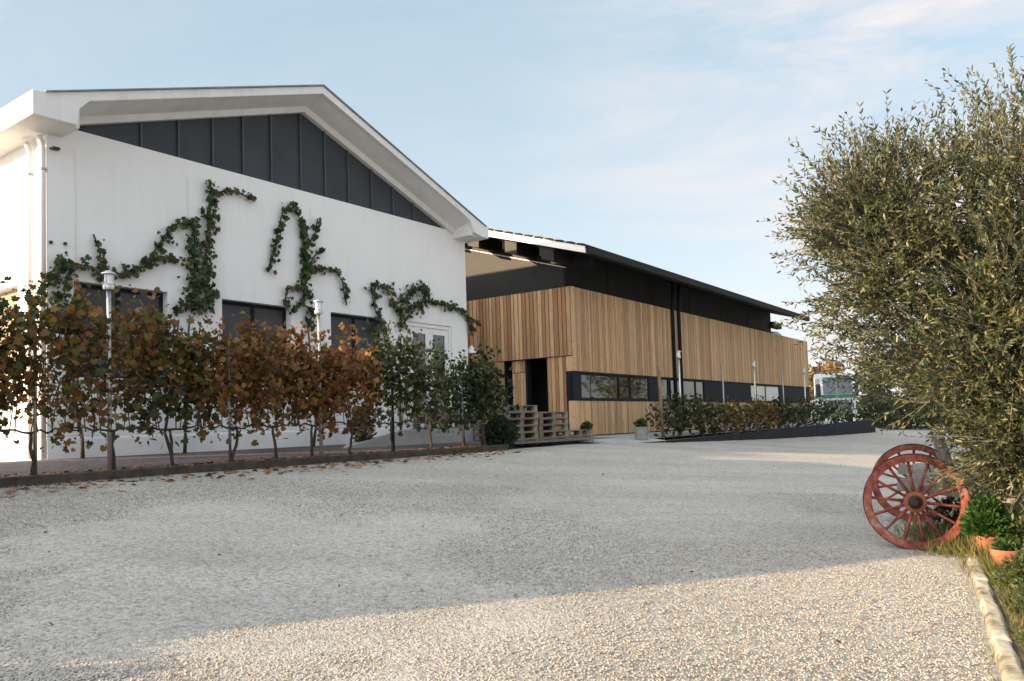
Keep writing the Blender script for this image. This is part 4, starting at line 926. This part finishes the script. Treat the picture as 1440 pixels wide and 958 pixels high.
    for k in range(46):
        c_, r_, w_ = lobes[k % len(lobes)]
        dd = Vector((gg.gauss(0, 1), gg.gauss(0, 1), gg.gauss(0.1, .8))).normalized()
        e = Vector(c_)+Vector((dd.x*r_[0], dd.y*r_[1], dd.z*r_[2]))*.70
        s = Vector((-.02, .05, .9)) if k % 3 else Vector((.28, .1, .85)); m1 = s.lerp(e, .4)+Vector((gg.uniform(-.12, .12), gg.uniform(-.12, .12), .12)); m2 = s.lerp(e, .72)+Vector((gg.uniform(-.1, .1), gg.uniform(-.1, .1), .05))
        mb.tube([s, m1, m2, e], [.032, .017, .010, .004], 6)
    mb.build('trunk', M['obark'], t, smooth=True)
    return t
olive(P(3.75, 5.75))

# ------------------------------------------------------------------ old cart
CX, CY = 2.99, 6.00
ax = Vector((.80, 1.62, 0)).normalized()                # axle direction (away from the viewer)
cz = gz(CX, CY)+.36
CA = math.atan2(ax.y, ax.x)                              # local x along the axle
cart = empty('old_cart', Vector((CX, CY, gz(CX, CY))), CA, label='old wooden cart with two red spoked wheels, half buried under the olive tree', cat='cart')
def cart_wheel(x0, z0, seed):
    g = random.Random(seed); R_ = .357
    Mx = Matrix.Translation((x0, 0, z0)) @ Matrix.Rotation(math.pi/2, 4, 'Y') @ Matrix.Rotation(seed*.1, 4, 'Z')
    w = MB().lathe([(R_-.058, -.028), (R_-.004, -.028), (R_-.004, .028), (R_-.058, .028), (R_-.058, -.028)], 56, Mx).build('wheel', M['redwood'], cart)
    MB().lathe([(R_-.003, -.026), (R_+.003, -.026), (R_+.003, .026), (R_-.003, .026)], 56, Mx).build('tyre', M['iron'], w)
    for k in range(14):
        a_ = 2*math.pi*(k+.5)/14+g.uniform(-.02, .02)
        d = Vector((math.cos(a_), math.sin(a_), 0)); q0 = Mx @ (d*.045); q1 = Mx @ (d*.2); q2 = Mx @ (d*(R_-.05))
        MB().tube([q0, q1, q2], [.0125, .0105, .0115], 8).build('spoke', M['redwood'], w, smooth=True)
    MB().lathe([(0, -.13), (.020, -.13), (.026, -.125), (.030, -.07), (.048, -.06), (.055, -.02), (.055, .03), (.04, .06), (.03, .09), (0, .09)], 24, Mx).build('hub', M['iron'], w)
    MB().lathe([(.05, -.045), (.078, -.040), (.080, -.032), (.05, -.036)], 24, Mx).build('hub_ring', M['rust'], w)
    return w
x1, z1 = 1.62, (gz(CX+ax.x*1.62, CY+ax.y*1.62)-gz(CX, CY))+.36
w1 = cart_wheel(0, .36, 1); w2 = cart_wheel(x1, z1, 3)
MB().tube([(-.10, 0, .36), (x1+.1, 0, z1)], .018, 10).build('axle', M['iron'], cart)
mb = MB()
mb.beam((.25, .12, .47), (.25, -1.3, .30), .07, .09).build('side_rail', M['greywood'], cart); MB().beam((1.35, .12, .52), (1.35, -1.3, .38), .07, .09).build('side_rail', M['greywood'], cart)
mb = MB().beam((.12, 0, .43), (x1-.12, 0, z1+.055), .09, .09); mb.build('cross_beam', M['greywood'], cart); MB().beam((.2, -.5, .44), (1.4, -.5, .50), .07, .05).build('cross_beam', M['greywood'], cart)
for k in range(5): MB().beam((.22, -.06-.13*k, .50-.015*k), (1.40, -.06-.13*k, .555-.015*k), .115, .022).build('bed_plank', M['greywood'], cart)
mb = MB().beam((.2, -.22, .50), (.2, -.16, .86), .06, .05); mb.build('upright', M['greywood'], cart); MB().beam((.95, -.30, .5), (.95, -.20, .92), .10, .05).build('upright', M['greywood'], cart)
mb = MB().beam((.25, -.42, -.02), (.25, -.40, .46), .05, .05); mb.build('prop', M['stick'], cart)
# rusty shaft end sticking out at the right
mb = MB().beam((0, 0, .28), (.42, .10, .62), .045, .05); mb.beam((.30, -.02, .30), (.55, .1, .48), .035, .035)
mb.build('iron_shaft', M['rust'], loc=P(3.52, 5.55), label='rust red iron shaft leaning at the right picture edge behind the herbs', cat='shaft')
# orange rock on a rod
mb = MB(); mb.lathe([(0, -.03), (.03, -.035), (.045, -.005), (.04, .028), (.015, .04), (0, .038)], 9, Matrix.Translation((0, 0, .32)))
st = mb.build('orange_stone', M['terra'], loc=P(3.28, 5.08), label='small orange stone propped on a rod among the herbs', cat='stone')
MB().tube([(0, 0, -.02), (.01, 0, .30)], .006, 6).build('rod', M['rust'], st)

# ------------------------------------------------------------------ flower bed
mb = MB()
ed = [(1.95+(y-3.21)*.51, y) for y in np.linspace(-1, 9.5, 22)]
vs = []; fs = []
for i, (x, y) in enumerate(ed): vs += [(x+.04, y, gz(x, y)+.03), (x+.5, y, gz(x+.5, y)+.06), (x+9, y-1, gz(x+9, y)+.05)]
for i in range(len(ed)-1): b_ = 3*i; fs += [(b_, b_+1, b_+4, b_+3), (b_+1, b_+2, b_+5, b_+4)]
mb.add(vs, fs); mb.build('flower_bed', M['soil'], kind='structure')
ks = [2.2, 2.95, 3.62, 4.25, 4.85, 5.45, 6.1]
kl = ['nearest pale kerbstone at the bottom right corner', 'second pale kerbstone from the bottom, cracked and mossy', 'third pale kerbstone from the bottom', 'fourth pale kerbstone, level with the red flower', 'fifth kerbstone, beside the front terracotta pot', 'last kerbstone, half hidden in dry grass near the wheel']
for i in range(6):
    y0, y1 = ks[i]+.012, ks[i+1]-.012; e0 = Vector((1.95+(y0-3.21)*.51, y0, 0)); e1 = Vector((1.95+(y1-3.21)*.51, y1, 0))
    d = e1-e0; L = d.length; mid = (e0+e1)/2; mb = MB(); k = 7; vs = []; g_ = random.Random(i)
    for j in range(k):
        x = -L/2+L*j/(k-1)
        for (yy, zz) in ((-.038, -.12), (-.040, .03), (-.026, .048), (.026, .048), (.040, .03), (.038, -.12)):
            vs.append((x, yy+g_.uniform(-.005, .005), zz+g_.uniform(-.006, .006)))
    fs = []
    for j in range(k-1):
        for q in range(6): fs.append((j*6+q, j*6+(q+1) % 6, (j+1)*6+(q+1) % 6, (j+1)*6+q))
    fs += [tuple(range(5, -1, -1)), tuple((k-1)*6+q for q in range(6))]
    mb.add(vs, fs)
    sl_ = (gz(e1.x, e1.y)-gz(e0.x, e0.y))/L
    o = mb.build('kerbstone', M['kerbstone'], loc=Vector((mid.x, mid.y, (gz(e0.x, e0.y)+gz(e1.x, e1.y))/2+g_.uniform(-.006, .006))), rz=math.atan2(d.y, d.x)+g_.uniform(-.012, .012), smooth=False, bevel=.006, label=kl[i], cat='kerbstone', group='pale kerbstones edging the flower bed'); o.rotation_euler[1] = -math.atan(sl_)
def terracotta(loc, r_, h, label):
    t = empty('terracotta_pot', loc, 0, label=label, cat='flower pot', group='terracotta pots in the flower bed')
    MB().lathe([(0, 0), (r_*.72, 0), (r_*.95, h*.78), (r_*1.06, h*.78), (r_*1.08, h), (r_*.93, h), (r_*.90, h*.85)], 32).build('body', M['terra'], t, smooth=False)
    MB().lathe([(r_*.92, h*.88), (0, h*.9)], 24).build('soil', M['soil'], t); return t
terracotta(P(3.13, 5.15), .085, .17, 'front terracotta pot, brightly sunlit, beside the kerb')
terracotta(P(3.30, 5.62), .085, .20, 'rear terracotta pot behind the sunlit one, mostly hidden by herbs')
def herb(name, loc, r_, h, n, size, mat, seed, label, cat, group=None):
    g = np.random.default_rng(seed); t = empty(name, loc, 0, label=label, cat=cat, group=group)
    d = rdir(n, g); d[:, 2] = np.abs(d[:, 2]); q = g.random(n)**.5
    p = d*q[:, None]*np.array([r_, r_, h]); 
    V_, F_, R2 = leaves(tpl_simple(), p, d+rdir(n, g)*.5, rdir(n, g)+np.array([-.3, -.3, 1]), size*(.6+.8*g.random(n)), g.random(n))
    np_mesh('foliage', V_, F_, R2, mat, t)
    mb = MB(); gg = random.Random(seed)
    for k in range(10):
        a_ = gg.uniform(0, 6.28); rr_ = gg.uniform(.3, .9); mb.tube([(0, 0, -.03), (r_*rr_*.5*math.cos(a_), r_*rr_*.5*math.sin(a_), h*.5), (r_*rr_*math.cos(a_), r_*rr_*math.sin(a_), h*.85)], [.005, .004, .002], 5)
    mb.build('stem', M['potgreen'], t)
    return t
herb('leafy_herb', P(3.28, 5.60, .19), .17, .27, 2100, .032, M['bright'], 1, 'bright green leafy herb growing out of the rear terracotta pot', 'plant')
herb('leafy_herb', P(3.14, 5.17, .16), .08, .07, 300, .03, M['bright'], 2, 'small bright herb drooping over the front terracotta pot', 'plant')
herb('flower_bush', P(2.97, 4.62), .24, .26, 3200, .022, M['potgreen'], 3, 'low bush with one red flower in front of the terracotta pots', 'plant', 'low bushes of the flower bed')
herb('flower_bush', P(2.72, 4.05), .27, .28, 3600, .020, M['potgreen'], 4, 'low dark bush at the right edge behind the third kerbstone', 'plant', 'low bushes of the flower bed')
herb('flower_bush', P(3.27, 4.95), .18, .34, 2400, .024, M['potgreen'], 5, 'taller bush right of the front terracotta pot', 'plant', 'low bushes of the flower bed')
herb('flower_bush', P(2.42, 3.50), .25, .22, 3200, .018, M['potgreen'], 6, 'nearest low bush at the bottom right corner', 'plant', 'low bushes of the flower bed')
herb('flower_bush', P(3.55, 5.45), .28, .42, 2600, .028, M['potgreen'], 7, 'bush at the right edge under the rust red shaft', 'plant', 'low bushes of the flower bed')
herb('flower_bush', P(3.55, 6.35), .30, .38, 1500, .035, M['shrub'], 8, 'dark bush between the cart wheel and the olive trunk', 'plant', 'low bushes of the flower bed')
def flower(loc, lb):
    t = empty('red_flower', loc, 0, label=lb, cat='flower', group='red flowers in the bed')
    g = np.random.default_rng(int(loc.x*100)); n = 12; d = rdir(n, g); d[:, 2] = abs(d[:, 2])*.6
    V_, F_, R2 = leaves(tpl_simple(), d*.010, d, rdir(n, g), np.full(n, .026), g.random(n)); np_mesh('petals', V_, F_, R2, M['petal'], t)
    MB().tube([(0, 0, -.1), (0, 0, 0)], .002, 4).build('stem', M['potgreen'], t)
flower(P(2.86, 4.50, .22), 'red flower nearest the front terracotta pot'); flower(P(2.72, 4.25, .27), 'red flower at the right picture edge')
# grass along the kerb
g = np.random.default_rng(8); n = 24000
yy = g.uniform(2.3, 6.9, n); off = np.abs(g.normal(0, .16, n))+.07
on = g.random(n) < .018; off[on] = -.05-.05*g.random(on.sum())
far_ = (yy > 5.7); off[far_] = g.normal(.10, .20, far_.sum())
xx = 1.95+(yy-3.21)*.51+off; keep = (g.random(n) < np.where(yy > 4.6, 1.0, .55)); xx, yy = xx[keep], yy[keep]; n = len(xx)
pz = np.array([gz(a_, b_) for a_, b_ in zip(xx, yy)])+.02
p = np.stack([xx, yy, pz], 1); h = (.025+.085*g.random(n)**1.5)*np.where(yy > 5.0, 1.25, .8)
yd = np.stack([g.normal(-.1, .55, n), g.normal(0, .55, n), np.ones(n)], 1)
T = (np.array([(-.022, 0, 0), (.022, 0, 0), (.017, .5, .05), (0, 1, .24), (-.017, .5, .05)]), np.array([(0, 1, 2), (0, 2, 4), (4, 2, 3)]))
V_, F_, R2 = leaves(T, p, yd, rdir(n, g), h, g.random(n)); np_mesh('grass', V_, F_, R2, M['grass'], label='dry and green grass along the kerbstones and under the cart', cat='grass', kind='stuff')
g = np.random.default_rng(9); n = 2600; yy = g.uniform(6.0, 8.6, n); xx = 3.85+.25*g.normal(size=n)+(yy-6)*.50; p = np.stack([xx, yy, np.array([gz(a_, b_) for a_, b_ in zip(xx, yy)])], 1)
V_, F_, R2 = leaves(T, p, np.stack([g.normal(0, .35, n), g.normal(0, .35, n), np.ones(n)], 1), rdir(n, g), .08+.10*g.random(n), g.random(n)*.7); np_mesh('grass', V_, F_, R2, M['grass'], label='tufts of grass between the two cart wheels', cat='grass', kind='stuff')
g = np.random.default_rng(19); n = 2600; p = np.stack([3.36+.13*g.normal(size=n), 6.02+.28*g.normal(size=n), np.zeros(n)], 1); p[:, 2] = [gz(a_, b_) for a_, b_ in zip(p[:, 0], p[:, 1])]
V_, F_, R2 = leaves(T, p, np.stack([g.normal(-.15, .45, n), g.normal(0, .4, n), np.ones(n)], 1), rdir(n, g), .08+.14*g.random(n), .3+.7*g.random(n)); np_mesh('grass', V_, F_, R2, M['grass'], label='tall dry grass tuft between the front wheel and the end of the kerb', cat='grass', kind='stuff')
ball_shrub('round_shrub', P(-4.3, 2.1, -.05), .62, .48, 2600, .06, M['shrub'], 'round dark shrub added on the near left, outside the picture, to shade the yard', 'shrub', 77)  # unseen shrub, added to throw shade on the near left gravel
g = np.random.default_rng(20); n = 420; yy = 3+13*g.random(n); xx = (g.random(n)*1.2-.64)*yy; ok = np.array([(Vector((a_, b_, 0))-A0).dot(AV) < -3.6 and a_ < 1.7+(b_-3.21)*.51 for a_, b_ in zip(xx, yy)]); xx, yy = xx[ok], yy[ok]; n = len(xx)
p = np.stack([xx, yy, np.array([gz(a_, b_) for a_, b_ in zip(xx, yy)])+.014], 1)
V_, F_, R2 = leaves(tpl_simple(), p, rdir(n, g)*np.array([1, 1, .2]), rdir(n, g)*.4+np.array([0, 0, 1]), .015+.03*g.random(n)**2, g.random(n))
np_mesh('leaf_litter', V_, F_, R2, M['deadleaf'], label='tiny dry leaves blown over the gravel yard', cat='leaves', kind='stuff')
# fallen leaves along the kerb of the vine bed
g = np.random.default_rng(10); n = 900; uu = g.uniform(-3, 6.3, n); vv = np.where(g.random(n) < .62, -3.0+.12*g.normal(size=n), -3.42-np.abs(.30*g.normal(size=n))); vv[g.random(n) < .08] = -1.8
p = np.array([FA(a_, b_, (-.375 if b_ > -3.32 else gz(*FA(a_, b_)[:2])+.012))[:] for a_, b_ in zip(uu, vv)])
V_, F_, R2 = leaves(tpl_vine(), p, rdir(n, g)*np.array([1, 1, .15]), rdir(n, g)*.35+np.array([0, 0, 1]), .055+.04*g.random(n), g.random(n))
np_mesh('fallen_leaves', V_, F_, R2, M['deadleaf'], label='brown fallen vine leaves along the dark kerb', cat='leaves', kind='stuff')

# ------------------------------------------------------------------ unseen block added beyond the left picture edge to shade the yard
S_ = empty('yard_shade_block', Vector((-8.6, .15, gz(-8.6, .2)-.05)), rad(3), label='plain rendered block added left of the yard, outside the picture, to cast its shade', cat='building')
MB().box((-5.5, 0, 0), (0, 7.2, 4.75)).build('wall', M['render'], S_)
MB().prismx([(-.0, 4.76), (7.2, 4.76), (7.25, 4.82), (3.2, 5.0), (-.0, 4.82)], -5.7, .1).build('roof', M['roofgrey'], S_)
